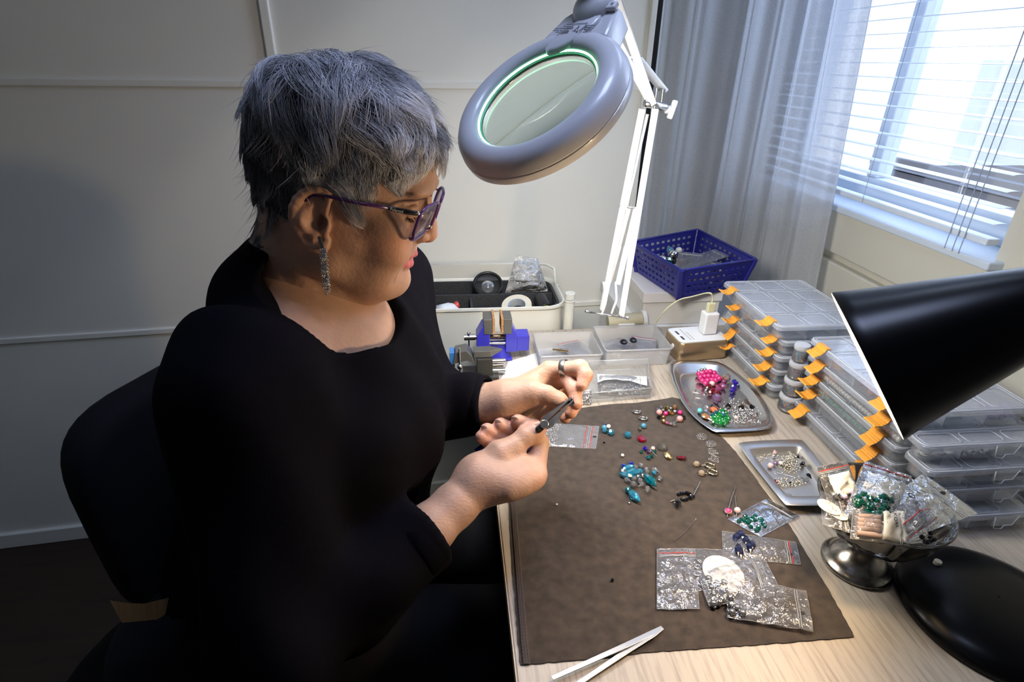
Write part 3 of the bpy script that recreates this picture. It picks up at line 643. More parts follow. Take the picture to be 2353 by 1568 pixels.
# ---------------------------------------------------------------- hair
def build_hair():
    cen = np.array([-.008, 0., .044])
    def scalp(dr):
        """distance from cen to the head surface along direction dr (n,3)"""
        lo = np.full(len(dr), .04); hi = np.full(len(dr), .18)
        for _ in range(22):
            mid_ = (lo + hi) / 2; p = cen + dr * mid_[:, None]
            f = np.interp(p[:,2], PW, PF); bb = np.interp(p[:,2], PW, PB); h = np.interp(p[:,2], PW, PH); c = f*.38 + bb*.62
            du = p[:,0] - c; a = np.where(du > 0, du / np.maximum(f - c, 1e-4), -du / np.maximum(c - bb, 1e-4)); g = (np.abs(p[:,1] / h)**2.25 + a**2.25)**(1/2.25)
            sa_ = np.array([-.030,0,-.035]); sb_ = np.array([-.052,0,-.12]); ab_ = sb_ - sa_; tt_ = np.clip(((p - sa_) @ ab_) / (ab_ @ ab_), 0, 1)
            ins = ((g < 1) & (p[:,2] < .1385) & (p[:,2] > -.0995)) | (np.linalg.norm(p - sa_ - tt_[:,None]*ab_, axis=1) < .0590); lo = np.where(ins, mid_, lo); hi = np.where(ins, hi, mid_)
        return lo
    # table on directions for speed
    TH = np.linspace(0, math.pi, 91); PHI = np.linspace(-math.pi, math.pi, 181)
    T, Pq = np.meshgrid(TH, PHI, indexing='ij'); dr = np.stack([np.sin(T)*np.cos(Pq), np.sin(T)*np.sin(Pq), np.cos(T)], -1).reshape(-1, 3); tab = scalp(dr).reshape(T.shape)
    # neck continues below the skull at the back
    def rad(d):
        th = np.arccos(np.clip(d[:,2], -1, 1)); ph = np.arctan2(d[:,1], d[:,0]); a = th / math.pi * 90; b = (ph + math.pi) / (2*math.pi) * 180
        i = np.clip(a.astype(int), 0, 89); j = np.clip(b.astype(int), 0, 179); fa = a - i; fb = b - j
        return tab[i,j]*(1-fa)*(1-fb) + tab[i+1,j]*fa*(1-fb) + tab[i,j+1]*(1-fa)*fb + tab[i+1,j+1]*fa*fb
    def puff(p):
        """how far the hair stands off the skull at p (head frame): full on top and back, thin at the edges"""
        u, v, w = p.T
        b = .010 * np.clip((w - .02) / .09, 0, 1) - .004 * np.clip(-u / .09, 0, 1) * np.clip((w + .075) / .06, 0, 1) + .008 * np.clip((u - .02) / .05, 0, 1) * np.clip((w - .045)/.03, 0, 1) + .003
        return b + .009 * np.clip((w - .055) / .05, 0, 1) * np.clip(np.abs(v) / .05, 0, 1) + .003*np.clip((w-.0)/.03,0,1)*np.clip(-u/.03,0,1)
    N = 60000; d = RNG.normal(size=(N, 3)); d /= np.linalg.norm(d, axis=1)[:, None]; p = cen + d * rad(d)[:, None]; u, v, w = p.T; av = np.abs(v)
    line = np.interp(u, [-.105,-.075,-.050,-.034,-.026,-.010,.004,.016,.028,.042,.056,.070,.080,.090], [-.066,-.063,-.055,-.030,.022,.036,.032,.012,.036,.050,.062,.074,.080,.084])
    # sideburn tuft in front of the ear
    ok = w > line
    p = p[ok]; d = d[ok]
    n = min(len(p), 21000); p = p[:n]; d = d[:n]
    crown = np.array([-.40, -.10, .91]); crown /= np.linalg.norm(crown)
    lenb = np.interp(p[:,0], [-.10, -.03, .03, .09], [.055, .060, .052, .030]) * np.interp(p[:,2], [-.06, -.02, .03, .10, .14], [.22, .40, .62, 1.0, 1.15])
    lenb *= RNG.uniform(.65, 1.2, n)
    K = 8
    def flow(d):
        t = d - crown * (d @ crown)[:, None]; t /= np.linalg.norm(t, axis=1)[:, None] + 1e-6
        # at the sides the hair is brushed forwards and down, at the back straight down
        bias = np.zeros_like(d); front = np.clip((d[:,0] + .25) / .6, 0, 1); bias[:,0] = .55 * front * np.clip(1 - d[:,0]*.9, 0, 1); bias[:,2] = -.55
        bias[:,1] = .0
        t = t * .75 + bias; t -= d * (t * d).sum(1)[:, None]; return t / (np.linalg.norm(t, axis=1)[:, None] + 1e-6)
    def path(d0, ln, lift, seed):
        m = len(d0); out = np.zeros((m, K, 3)); dd = d0.copy(); r0 = rad(dd); wv = RNG.uniform(0, 6.28, (m, 3)); tw = RNG.normal(0, .42, m)
        for k in range(K):
            s = k / (K - 1); q = cen + dd * rad(dd)[:, None]
            off = puff(q) * lift * np.sin(min(1, s * 1.5 + .12) * math.pi / 2) + .004 * np.clip(s - .7, 0, 1) * seed
            out[:, k] = q + dd * off[:, None]
            t = flow(dd); side = np.cross(dd, t); t = t + side * (tw + .25 * np.sin(wv[:,0] + s*3))[:, None]; t /= np.linalg.norm(t, axis=1)[:, None]
            dd = dd + t * (ln / (K - 1) / .105)[:, None]; dd /= np.linalg.norm(dd, axis=1)[:, None]
        return out
    lift = RNG.uniform(.35, 1.08, n)**.8
    seed = RNG.normal(size=n)
    S = path(d, lenb, lift, seed)
    # gather strands into tufts
    G = 460; gi = RNG.choice(n, G, replace=False); gp = S[gi]; gd = d[gi]
    best = np.zeros(n, int)
    for a in range(0, n, 4000): best[a:a+4000] = np.argmax(d[a:a+4000] @ gd.T, 1)
    gl = RNG.uniform(.85, 1.12, G); glift = RNG.normal(0, .0075, G)
    s = np.linspace(0, 1, K)[None, :, None]; w_ = .80 * s**1.1
    S = S * (1 - w_) + (gp[best] + d[:, None, :] * (glift[best][:, None, None]) * s) * w_
    # a few flyaways
    fly = RNG.random(n) < .035; S[fly] += d[fly][:, None, :] * (RNG.uniform(.004, .016, fly.sum())[:, None, None] * s**2) + RNG.normal(0, .004, (fly.sum(), 1, 3)) * s**2
    # keep off the face and ear
    # colour: silver on top and sides, near black underneath at the back
    root = S[:, 0]; tip = S[:, -1]; mid_ = S[:, K//2]
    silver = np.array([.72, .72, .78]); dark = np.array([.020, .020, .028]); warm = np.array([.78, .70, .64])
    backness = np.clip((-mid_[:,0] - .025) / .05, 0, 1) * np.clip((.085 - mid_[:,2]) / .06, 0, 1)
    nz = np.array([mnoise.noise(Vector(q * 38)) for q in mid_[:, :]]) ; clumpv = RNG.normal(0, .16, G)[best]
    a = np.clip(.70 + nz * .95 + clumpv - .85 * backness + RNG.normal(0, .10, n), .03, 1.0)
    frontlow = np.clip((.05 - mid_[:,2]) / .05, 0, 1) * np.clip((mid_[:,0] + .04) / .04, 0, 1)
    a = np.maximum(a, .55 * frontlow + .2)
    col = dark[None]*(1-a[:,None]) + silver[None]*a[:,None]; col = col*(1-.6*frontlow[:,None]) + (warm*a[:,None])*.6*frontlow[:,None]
    # thin three-sided strands
    Wd = hw(S.reshape(-1, 3)).reshape(n, K, 3); T_ = np.gradient(Wd, axis=1); T_ /= np.linalg.norm(T_, axis=2)[..., None] + 1e-9
    D = hw(d) - HO; A = np.cross(T_, D[:, None, :]); A /= np.linalg.norm(A, axis=2)[..., None] + 1e-9; B = np.cross(T_, A)
    rr = (np.array([1,1,1,.95,.9,.75,.5,.12]) * .00023)[None, :, None] * RNG.uniform(.7, 1.25, n)[:, None, None]
    ring = np.stack([Wd + rr * (A * math.cos(q) + B * math.sin(q)) for q in (0, 2.094, 4.189)], 2)     # n,K,3,3
    Vh = ring.reshape(-1, 3); base = (np.arange(n) * K * 3)[:, None, None]; kk = (np.arange(K-1) * 3)[None, :, None]; jj = np.arange(3)[None, None, :]; j2 = (jj + 1) % 3
    Fh = np.stack([base+kk+jj, base+kk+j2, base+kk+3+j2, base+kk+3+jj], -1).reshape(-1, 4)
    me = np_mesh('hair', Vh - np.array(PB0), Fh)
    at = me.color_attributes.new('hc', 'FLOAT_COLOR', 'POINT'); cc = (np.repeat(col[:, None, :], K*3, 1) * np.repeat(np.array([.12,.25,.5,.8,1.05,1.15,1.15,1.1]), 3)[None, :, None]).reshape(-1, 3); at.data.foreach_set('color', np.concatenate([cc, np.ones((len(cc),1))], 1).astype(np.float32).ravel())  # strands darkened towards the roots, painting in shaded depth between tufts
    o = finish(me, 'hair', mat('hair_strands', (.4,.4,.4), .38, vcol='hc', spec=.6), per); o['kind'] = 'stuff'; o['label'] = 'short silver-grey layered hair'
    # close-fitting under-layer so that no scalp shows
    TH = np.linspace(.02, 2.7, 70); PHI = np.linspace(-math.pi, math.pi, 120, endpoint=False); vs = []; keep = []
    for th in TH:
        for ph in PHI:
            vs.append((math.sin(th)*math.cos(ph), math.sin(th)*math.sin(ph), math.cos(th)))
    dv = np.array(vs); q = cen + dv * rad(dv)[:, None]
    ln = np.interp(q[:,0], [-.105,-.075,-.050,-.034,-.026,-.010,.004,.016,.028,.042,.056,.070,.080,.090], [-.062,-.060,-.052,-.024,.028,.042,.046,.046,.040,.054,.066,.078,.084,.088])
    inn = q[:,2] > ln; q2 = q + dv * (puff(q) * np.where(inn, .42, 0) - np.where(inn, 0, .003))[:, None]; fs = []
    for i in range(len(TH)-1):
        for j in range(120):
            f = (i*120+j, (i+1)*120+j, (i+1)*120+(j+1)%120, i*120+(j+1)%120)
            if sum(inn[list(f)]) >= 2: fs.append(f)
    me = np_mesh('hair_underlayer', hw(q2) - np.array(PB0), np.array(fs))
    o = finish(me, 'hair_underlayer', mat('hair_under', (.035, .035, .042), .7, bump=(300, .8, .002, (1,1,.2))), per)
build_hair()
# brows and lashes
b = MB()
for s in (-1,):
    for i in range(130):
        t = random.random(); y = -(.014 + .034*t); x = .0885 - .016*t**1.6; z = .0375 + .007*math.sin(t*2.6) + random.uniform(-.0018, .0018)
        p0 = hw((x - .0010, y, z)); p1 = hw((x - .0010 - .003*t, y - .0050, z + .0010 - .0022*t)); b.tube([p0, (Vector(p0) + Vector(p1))/2 + Vector(hw((.0012,0,0)) - HO), p1], [.00014, .00012, .00003], 3)
    for i in range(60):
        t = random.random(); y = -(.022 + .024*t); p = np.array((.0805 - .0090*t, y, .0140 + .0020*t)); q = p + (.0055, -.0020 - .002*t, -.0030 + random.uniform(-.0008,.0008)); m_ = (p + q)/2 + (0, 0, -.0012)
        b.tube([hw(p), hw(m_), hw(q)], [.00016, .00012, .00003], 3)
o = b.build('eyebrow_and_lashes', mat('lash_dark', (.05, .03, .025), .6), per); o['kind'] = 'stuff'
# ---------------------------------------------------------------- spectacles
M_pur = mat('purple_acetate', (.16, .06, .26), .18, trans=.45, spec=.6)
gl = thing('eyeglasses', 'purple framed eyeglasses on the woman', 'glasses', tuple(hw((.085, 0, .015))))
def lens_ring(s):
    # rounded lens outline in the head frame, wrapping back towards the temple
    o = []
    for k in range(40):
        a = 2*math.pi*k/40; ca, sa = math.cos(a), math.sin(a); cy = abs(ca)**.6 * math.copysign(1, ca); sz = abs(sa)**.62 * math.copysign(1, sa)
        y = .0345 + .0255*cy; z = .0150 + .0195*sz; x = .0930 - .0115*((y - .008)/.055)**1.8 + (-.004 if z < 0 else .0) + z*.12
        o.append((x, s*y, z))
    return o
for s in (-1, 1):
    R = lens_ring(s); b = MB(); ring = [Vector(hw(p)) for p in R]; ring.append(ring[0])
    b.tube(ring, .0017, 6, cap=False); b.build('frame_rim', M_pur, gl, smooth=180)
    b = MB(); n = len(R); c = np.mean(R, 0) + (.0012, 0, 0); vs = [hw(p) for p in R] + [hw(c)]; b.add(vs, [(i, (i+1) % n, n) for i in range(n)]); b.build('lens', clear('spectacle_lens', milk=.02, milkcol=(.7,.6,.9), gloss=.45, rough=.02), gl, smooth=180, solid=.0008)
    P0 = Vector(hw((.0830, s*.0605, .0280))); P1 = Vector(hw((.0745, s*.0680, .0290))); P2 = Vector(hw((.058, s*.0730, .0295)))
    b = MB(); b.tube([P0, P1, P2], [.0024, .0026, .0022], 8, flat=1.); hb_ = b.build('hinge_block', mat('black_acetate', (.004,.004,.005), .2), gl, smooth=50)
    b = MB(); b.ball(P0 + (P0 - P1)*.12, .0022, 8); hp_ = b.build('hinge_pin', mat('silver_metal', (.75,.75,.76), .22, metal=1), gl, smooth=180); hp_.parent = hb_
    b = MB(); b.tube([P2, Vector(hw((.03, s*.0795, .0282))), Vector(hw((.0, s*.0820, .0275))), Vector(hw((-.014, s*.0800, .0240))), Vector(hw((-.03, s*.0770, .004)))], [.0019,.0017,.0016,.0018,.0022], 8); b.build('temple_arm', mat('purple_dark', (.055, .012, .07), .2, spec=.6), gl, smooth=180)
    if s < 0: 
        m_ = frame3((P1*.45 + P2*.55) + Vector(HM[1])*-.0026, P1 - P2, Vector(HM[2])); text('Polaroid', 'lettering', mat('print_silver', (.7,.7,.68), .4), gl, m_, .0038)
b = MB(); b.tube([hw((.0915, -.0095, .020)), hw((.0955, 0, .0235)), hw((.0915, .0095, .020))], .0017, 8); b.build('bridge', M_pur, gl, smooth=180)
# ---------------------------------------------------------------- earring
M_sil = MATS['silver_metal']
e0 = Vector(hw(hl(737, 555, -.0835))); er = thing('earring', 'dangling silver chain earring on the woman', 'earring', tuple(e0))
b = MB(); b.box(e0 + Vector((0, 0, -.001)), (.0032, .0022, .0125), Matrix.Rotation(math.radians(-10), 3, 'Y')); b.build('bar', mat('dark_steel', (.25, .25, .27), .25, metal=1), er, bevel=.0006)
for k, (ox, L) in enumerate(((-.0012, .044), (.0006, .049), (.0024, .042), (.0038, .047))):
    b = MB(); nlk = int(L / .0022)
    for i in range(nlk):
        c = e0 + Vector((ox - .0001*i, -.001 + .0008*math.sin(i + k), -.008 - .0022*i)); b.torus(c, .00130, .00060, (0.25, 1, 0.1) if i % 2 else (1, .25, .1), 8, 4, sy=1.)
    b.build('chain', M_sil, er, smooth=180)
# ring on the far hand
rc = Vector(dp(1297, 848, .729)); rdir = Vector(dp(1330, 846, .720)) - Vector(dp(1262, 852, .738)); rdir.normalize()
rg = thing('ring', 'wide steel ring on a finger of the far hand', 'ring', tuple(rc))
b = MB(); b.lathe([(.0112, -.0036), (.0122, -.0036), (.0126, -.003), (.0126, .003), (.0122, .0036), (.0112, .0036), (.0110, 0), (.0112, -.0036)], rc, rdir, 40); b.build('band', mat('brushed_steel', (.42,.42,.43), .3, metal=1), rg, smooth=50)
# ---------------------------------------------------------------- pliers and the bead they hold
pl = thing('pliers', 'fine chain-nose pliers with dark blue grips held in the near hand', 'pliers', dp(1247, 976, .700))
M_steel = mat('polished_steel', (.80,.79,.77), .22, metal=1)
tip = Vector(dp(1316, 916, .690)); piv = Vector(dp(1249, 977, .676)); ax = (tip - piv).normalized(); vw = Vector(ray(1280, 945)).normalized(); sd = ax.cross(vw).normalized(); nr = sd.cross(ax)
for s, gap in ((1, .0007), (-1, .0007)):
    L = (tip - piv).length; rings = []
    for t, w_, th in ((-.02, .0058, .0045), (.12, .0080, .0052), (.3, .0068, .0048), (.6, .0040, .0034), (.97, .0014, .0016), (1., .0010, .0012)):
        o0 = piv + ax * L * t + sd * s * (gap * (1 + t)); a = sd * s * w_
        rings.append([o0 - nr*th, o0 + a*.75 - nr*th, o0 + a, o0 + a*.75 + nr*th, o0 + nr*th])
    b = MB(); b.loft(rings); b.build('jaw', M_steel, pl, smooth=35)
b = MB(); b.tube([piv - nr*.0062, piv + nr*.0062], [.0052, .0052], 20); b.build('pivot', M_steel, pl, smooth=40, bevel=.0004)
b = MB(); b.box(piv - ax*.004, (.012, .0085, .0075), Matrix((ax, sd, nr)).transposed()); b.build('joint_block', mat('joint_dark', (.05,.045,.04), .35, metal=.8), pl, bevel=.001)
M_grip = mat('grip_navy', (.006, .008, .075), .35, coat=.3)
for L_ in ([(1238,984,.700),(1205,1000,.702),(1165,1012,.702),(1125,1022,.698),(1096,1042,.690)], [(1240,988,.697),(1222,1018,.688),(1190,1048,.684),(1150,1066,.682),(1118,1082,.680)]):
    b = MB(); P_ = [Vector(dp(*q)) for q in L_]; b.tube(P_, [.0045,.0068,.0072,.0070,.0058], 12); b.build('handle', M_grip, pl, smooth=180)
# ================================================================ CHAIR
M_ch = mat('chair_black_fabric', (.006, .006, .008), .85, spec=.15, bump=(900, .4, .0005))
ch = thing('office_chair', 'black fabric chair with a rounded backrest behind the woman', 'chair', (-.36, .62, 0))
def backpanel():
    n = 40; mb = MB(); q0 = Vector((-.455, .575, 0)); q1 = Vector((-.300, .900, 0)); t = (q1 - q0).normalized(); nr_ = Vector((t.y, -t.x, 0)); C0 = (q0 + q1) / 2; hwid = (q1 - q0).length / 2
    rings = []
    for (sc, off) in ((.90, -.028), (.97, -.024), (1., -.012), (1., .012), (.96, .024), (.88, .028)):
        rg = []
        for k in range(n):
            a = 2*math.pi*k/n; ca, sa = math.cos(a), math.sin(a); x = math.copysign(abs(ca)**.42, ca) * hwid * sc; z = math.copysign(abs(sa)**.48, sa) * .165 * sc
            rg.append(C0 + t * x + Vector((0,0,.755 + z)) + nr_ * (off + .35 * x * x) + nr_ * (-.10 * (z + .2)) )
        rings.append(rg)
    mb.loft(rings); return mb
backpanel().build('backrest', M_ch, ch, smooth=60)
b = MB(); b.ball((-.36, .60, .43), 1, 32, (.27, .27, .05)); b.build('seat', M_ch, ch, smooth=180)
w0 = dp(320, 1402, .80)
b = MB()
pg = [dp(252,1380,.66), dp(288,1386,.66), dp(330,1388,.66), dp(388,1374,.66), dp(380,1412,.66), dp(362,1424,.66), dp(280,1432,.66)]
bk = [p + ray(320,1400)*.012 for p in pg]; b.loft([pg, bk]); b.build('wooden_armrest', mat('beech_dim', (.20, .11, .04), .5, noise=(20, .3, (8,1,1))), ch)
b = MB(); b.cyl((-.36, .64, .08), (-.36, .64, .40), .025, n=16); b.build('post', mat('chair_steel', (.05,.05,.05), .4, metal=1), ch, smooth=40)
for k in range(5):
    a = 2*math.pi*k/5; b = MB(); e = (-.36 + .28*math.cos(a), .64 + .28*math.sin(a)); b.tube([(-.36, .64, .10), (*e, .06)], [.025, .015], 8); b.build('foot', MATS['chair_steel'], ch, smooth=60)
    b = MB(); b.ball((*e, .027), .026, 12, (1,.8,1)); b.build('castor', M_ch, ch, smooth=180)
# ================================================================ MAGNIFIER LAMP
M_lp = mat('lamp_plastic', (.52, .52, .55), .35, coat=.2)
M_lpw = mat('lamp_white_enamel', (.78, .78, .77), .35)
ml = thing('magnifier_lamp', 'white ring magnifier lamp on a long sprung arm', 'lamp', dp(1440, 745, 1.12))
N_ = Vector(MAGN); Cc = Vector(MAGC)
b = MB(); prof = [(.0750, .004), (.0765, .0115), (.082, .0155), (.090, .0165), (.099, .0130), (.1055, .0050), (.1075, -.004), (.1070, -.0045), (.1070, -.006), (.1080, -.0065), (.1080, -.0150), (.1065, -.0165), (.1045, -.0155), (.104, -.006), (.080, -.006), (.0745, -.010), (.0735, -.002), (.0745, .006)]
b.lathe(prof, Cc, N_, 96); b.build('ring_housing', M_lp, ml, smooth=50)
b = MB(); b.torus(Cc - N_*.0150, .0935, .0068, N_, 64, 12); b.build('fluorescent_tube', mat('tube_glow', (1,1,1), .5, emit=(1., .97, .90), es=62), ml, smooth=180)
# added glowing ring in place of tube light leaking round the lens edge
b = MB(); b.torus(Cc + N_*.0066, .0752, .0012, N_, 96, 8); b.build('added_glow_ring', mat('added_ring_glow', (1,1,1), .5, emit=(.28, .95, .50), es=7.), ml, smooth=180)
b = MB(); n = 15; pr = [(.0735*math.sin(math.pi/2*i/n) if i else 1e-4, 0) for i in range(n+1)]
Rl = .0735; zt = [(max(1e-4, Rl*i/n), .0055 - .0050*(i/n)**2) for i in range(n+1)]; zb = [(max(1e-4, Rl*i/n), -.0055 + .0050*(i/n)**2) for i in range(n, -1, -1)]
b.lathe(list(reversed(zt + zb)), Cc, N_, 64); b.build('magnifying_lens', mat('lens_glass', (.88, .985, .93), .0, trans=1., ior=1.35), ml, smooth=60)
b = MB(); b.torus(Cc + N_*.0030, .0735, .0016, N_, 96, 8); b.build('lens_bezel', mat('bezel_green', (.25, .62, .42), .25, trans=.6), ml, smooth=180)
# in-plane directions of the head
dv = Vector(dp(1345, 20, .66)) - Cc; dv = (dv - N_ * dv.dot(N_)).normalized(); dx = dv.cross(N_).normalized()
R3 = Matrix((dx, dv, N_)).transposed()
def onhead(x, y, z=0): return Cc + dx*x + dv*y + N_*z
b = MB(); pts_ = [(-.052,.088),(-.040,.128),(-.018,.150),(.020,.152),(.040,.135),(.050,.088)]
b.loft([[onhead(x,y,-.018) for x,y in pts_], [onhead(x,y,.004) for x,y in pts_], [onhead(x*.9,.112+(y-.112)*.9,.012) for x,y in pts_]]); b.build('neck_housing', M_lp, ml, smooth=40, bevel=.003)
b = MB(); b.lathe([(.001,.0172),(.030,.0168),(.036,.015),(.037,.010)], onhead(-.002,.094,0), N_, 48, sx=1.0, sy=.45); b.build('label_plate', M_lp, ml, smooth=60)
Mt = frame3(onhead(0,.094,.0176), -dx, -dv) if False else Matrix(((dx.x,dv.x,N_.x,0),(dx.y,dv.y,N_.y,0),(dx.z,dv.z,N_.z,0),(0,0,0,1)))
M_prt = mat('print_dark', (.04,.045,.06), .5)
def headmat(x, y, z=.0178): o = onhead(x, y, z); M = Mt.copy(); M.translation = o; return M
b = MB()
for (x, y, w_) in ((-.024,.099,.012),(-.025,.096,.010),(-.022,.093,.006),(-.010,.101,.013),(-.009,.098,.014),(-.011,.094,.012),(-.011,.091,.011),(.022,.100,.012),(.020,.097,.008),(.019,.094,.005)):
    k = 0
    while k < w_: 
        s_ = random.uniform(.0015, .0035); b.box(onhead(x - w_/2 + k, y, .0178), (s_*.85, .0011, .0002), R3); k += s_
for (x0,y0,x1,y1) in ((-.0175,.104,-.0195,.088),(.004,.101,.008,.092),(.006,.101,.001,.092),(.002,.094,.009,.091),(.010,.092,.0145,.1),(-.016,.1045,.015,.1045),(.015,.1045,.012,.09)):
    b.tube([onhead(x0,y0,.0178), onhead(x1,y1,.0178)], .0003, 4)
b.build('printed_instructions', M_prt, ml)
b = MB(); b.box(onhead(.030,.133,.015), (.016,.011,.006), R3); b.build('switch', M_lp, ml, bevel=.002)
text('I  O', 'switch_marks', M_prt, ml, headmat(.030,.133,.0183), .005)
b = MB(); b.ball(onhead(.002,.138,.012), .027, 28, (1,1,.7), M=R3); b.build('swivel_ball', M_lp, ml, smooth=180)
top0 = Vector(dp(1330, -40, .655)); b = MB(); b.tube([onhead(.002,.143,.035), onhead(.0,.165,.045), top0 + Vector((0,.01,.03))], [.0150,.0140,.0130], 20); b.build('swivel_stem', M_lp, ml, smooth=60)
# sprung arm: two square bars above and two below the elbow
EL = Vector(dp(1500, 245, .93)); BS = Vector(dp(1402, 722, 1.12)); TOP = Vector(dp(1375, -95, .78))
def sqbar(name, A, B, w_=.0095, off=(0,0,0)):
    A = Vector(A) + Vector(off); B = Vector(B) + Vector(off); d = (B - A); x = d.normalized(); y = x.cross(Vector((0,1,0))).normalized(); z = x.cross(y); M = Matrix((x, y, z)).transposed()
    b = MB(); b.box((A + B)/2, (d.length, w_, w_), M); return b.build(name, M_lpw, ml, bevel=.0012)
def spr(A, B, r=.0058, r2=.0050):
    A = Vector(A); B = Vector(B); b = MB(); b.tube([A, A.lerp(B, .5), A.lerp(B, .51), B], [r, r, r2, r2], 14); return b.build('spring_sleeve', M_lpw, ml, smooth=50)
sqbar('arm_bar', dp(1384, 640+72, 1.12) , dp(1476, 250, .935)); sqbar('arm_bar', dp(1428, 725, 1.11), dp(1506, 250, .93))
spr(dp(1399, 648, 1.10), dp(1444, 478, 1.02)); spr(dp(1421, 652, 1.095), dp(1462, 478, 1.015))
spr(dp(1436, 480, 1.02), dp(1486, 262, .95), .0045, .0042)
b = MB(); b.tube([dp(1424, 474, 1.02), dp(1474, 480, 1.01)], .0022, 8); b.build('cross_pin', M_sil, ml, smooth=180)
sqbar('arm_bar', dp(1500, 240, .93), dp(1395, -60, .80), .0105); sqbar('arm_bar', dp(1400, 60, .86), dp(1492, 232, .95), .0100)
sqbar('arm_bar', dp(1418, -10, .84), dp(1462, 130, .92), .0105)
spr(dp(1462, 132, .93), dp(1528, 212, .955), .0072, .0068); spr(dp(1432, 140, .90), dp(1500, 225, .94), .0055, .0055)
b = MB(); b.tube([dp(1418, 133, .885), dp(1472, 133, .915)], .0030, 10); b.build('cross_pin', M_sil, ml, smooth=180)
b = MB(); b.tube([dp(1482, 238, .925), dp(1528, 246, .945)], .0060, 12); b.build('elbow_pin', M_sil, ml, smooth=180)
for p, q in (((1506,214,.935),(1500,250,.93)), ((1520,214,.95),(1515,250,.95))):
    b = MB(); A, B = Vector(dp(*p)), Vector(dp(*q)); b.box((A+B)/2, (.0025, .016, (A-B).length + .012)); b.build('elbow_plate', mat('zinc_plate', (.5,.5,.48), .4, metal=1), ml, bevel=.0008)
kc = Vector(dp(1541, 252, .955)); b = MB(); b.tube([kc + Vector((-.010,0,0)), kc], .0065, 14); b.box(kc + Vector((.003, 0, 0)), (.008, .010, .030), Matrix.Rotation(.25, 3, 'Y')); b.build('wing_knob', M_lpw, ml, bevel=.002)
b = MB(); b.tube([dp(1347, 717, 1.11), dp(1442, 731, 1.11)], .0022, 8); b.ball(dp(1348, 716, 1.11), .0042, 10); b.ball(dp(1441, 731, 1.105), .0045, 10); b.build('lower_pin', M_sil, ml, smooth=180)
for (x0, x1) in ((1388, 1383), (1415, 1405)):
    b = MB(); b.tube([dp(x0, 648, 1.10), dp(x0 + 2, 690, 1.11), dp(x1 + 6, 705, 1.11), dp(x1, 722, 1.11)], .0022, 6); b.build('spring_hook', M_lpw, ml, smooth=180)
bx0 = Vector(py(1396, 741, 1.238)); bx1 = Vector(py(1474, 733, 1.238)); b = MB(); b.tube([bx0, bx1], [.0175, .0175], 24); b.build('bracket_drum', mat('bracket_cream', (.45, .42, .30), .5), ml, smooth=40, bevel=.001)
b = MB(); b.cyl(bx1, bx1 + (bx1 - bx0).normalized()*.010, .022, n=24); b.build('bracket_flange', M_lpw, ml, smooth=40, bevel=.001)
b = MB(); q = (bx0+bx1)/2; b.bb((q.x-.02, 1.2165, DZ-.05), (q.x+.02, 1.2220, q.z)); b.build('clamp_plate', M_lpw, ml, bevel=.001)
# ================================================================ TROLLEY with tools
M_tr = mat('trolley_cream', (.70, .70, .64), .35)
tx0, tx1, ty0, ty1, tz = -.22, .262, 1.232, 1.440, .790
tr_ = thing('utility_trolley', 'cream metal utility trolley standing behind the desk', 'trolley', ((tx0+tx1)/2, (ty0+ty1)/2, 0), group=None)
def rr(x0, y0, x1, y1, r, z, n=6):
    o = []
    for cx_, cy_, a0 in ((x1-r, y0+r, -90), (x1-r, y1-r, 0), (x0+r, y1-r, 90), (x0+r, y0+r, 180)):
        for i in range(n+1): a = math.radians(a0 + 90*i/n); o.append((cx_ + r*math.cos(a), cy_ + r*math.sin(a), z))
    return o
b = MB(); o1 = lambda z, g, r=.05: rr(tx0-g, ty0-g, tx1+g, ty1+g, r+g, z)
b.loft([o1(.55,-.004), o1(.55,0), o1(tz-.004,0), o1(tz-.002,.005), o1(tz+.004,.005), o1(tz+.005,.001), o1(tz,-.003), o1(.56,-.003)], cap=False)
b.add(o1(.56,-.003), [tuple(range(28))]); b.build('tray', M_tr, tr_, smooth=40)
b = MB(); b.loft([o1(tz+.035,.002), o1(tz+.037,.005), o1(tz+.041,.003), o1(tz+.040,-.001)], cap=False)
bk = [(tx0, ty1), (tx1-.02, ty1), (tx1-.002, ty1-.02)]
b = MB(); b.tube([(tx0, ty1+.004, tz+.04), (tx1-.05, ty1+.004, tz+.04), (tx1-.018, ty1-.006, tz+.04), (tx1-.001, ty1-.035, tz+.038), (tx1, ty1-.06, tz+.005)], .0036, 8); b.build('back_rail', M_tr, tr_, smooth=180)
b = MB(); b.bb((tx0, ty1, tz-.01), (tx1-.045, ty1+.003, tz+.04)); b.build('back_panel', M_tr, tr_)
b = MB(); px_, py_ = tx1 + .013, ty0 + .020; b.tube([(px_,py_,0), (px_,py_,tz+.008)], .0125, 20); b.build('post', M_tr, tr_, smooth=40)
b = MB(); b.tube([(px_,py_,tz+.008), (px_,py_,tz+.012)], .0140, 20); b.tube([(px_,py_,tz+.013), (px_,py_,tz+.030)], .0125, 20); b.build('post_cap', M_tr, tr_, smooth=40, bevel=.001)
for (x, y) in ((tx0-.01, ty0), (tx0-.01, ty1), (tx1+.01, ty1)):
    b = MB(); b.cyl((x, y, 0), (x, y, tz - .02), .0125); b.build('post', M_tr, tr_, smooth=40)
M_felt = mat('grey_felt', (.035, .037, .042), .95, bump=(600, .7, .001), noise=(120, .35))
fo = thing('felt_organiser', 'dark grey felt organiser lining the cream trolley', 'organiser', ((tx0+tx1)/2, (ty0+ty1)/2, .57))
b = MB(); g = -.008
b.loft([o1(.562,g), o1(tz-.012+.01,g), o1(tz-.002,g-.006), o1(.565,g-.006)], cap=False); b.build('felt_shell', M_felt, fo, smooth=40)
b = MB(); b.bb((tx0+.012, ty0+.012, .64), (tx1-.012, ty1-.012, .645)); b.build('felt_base', M_felt, fo)
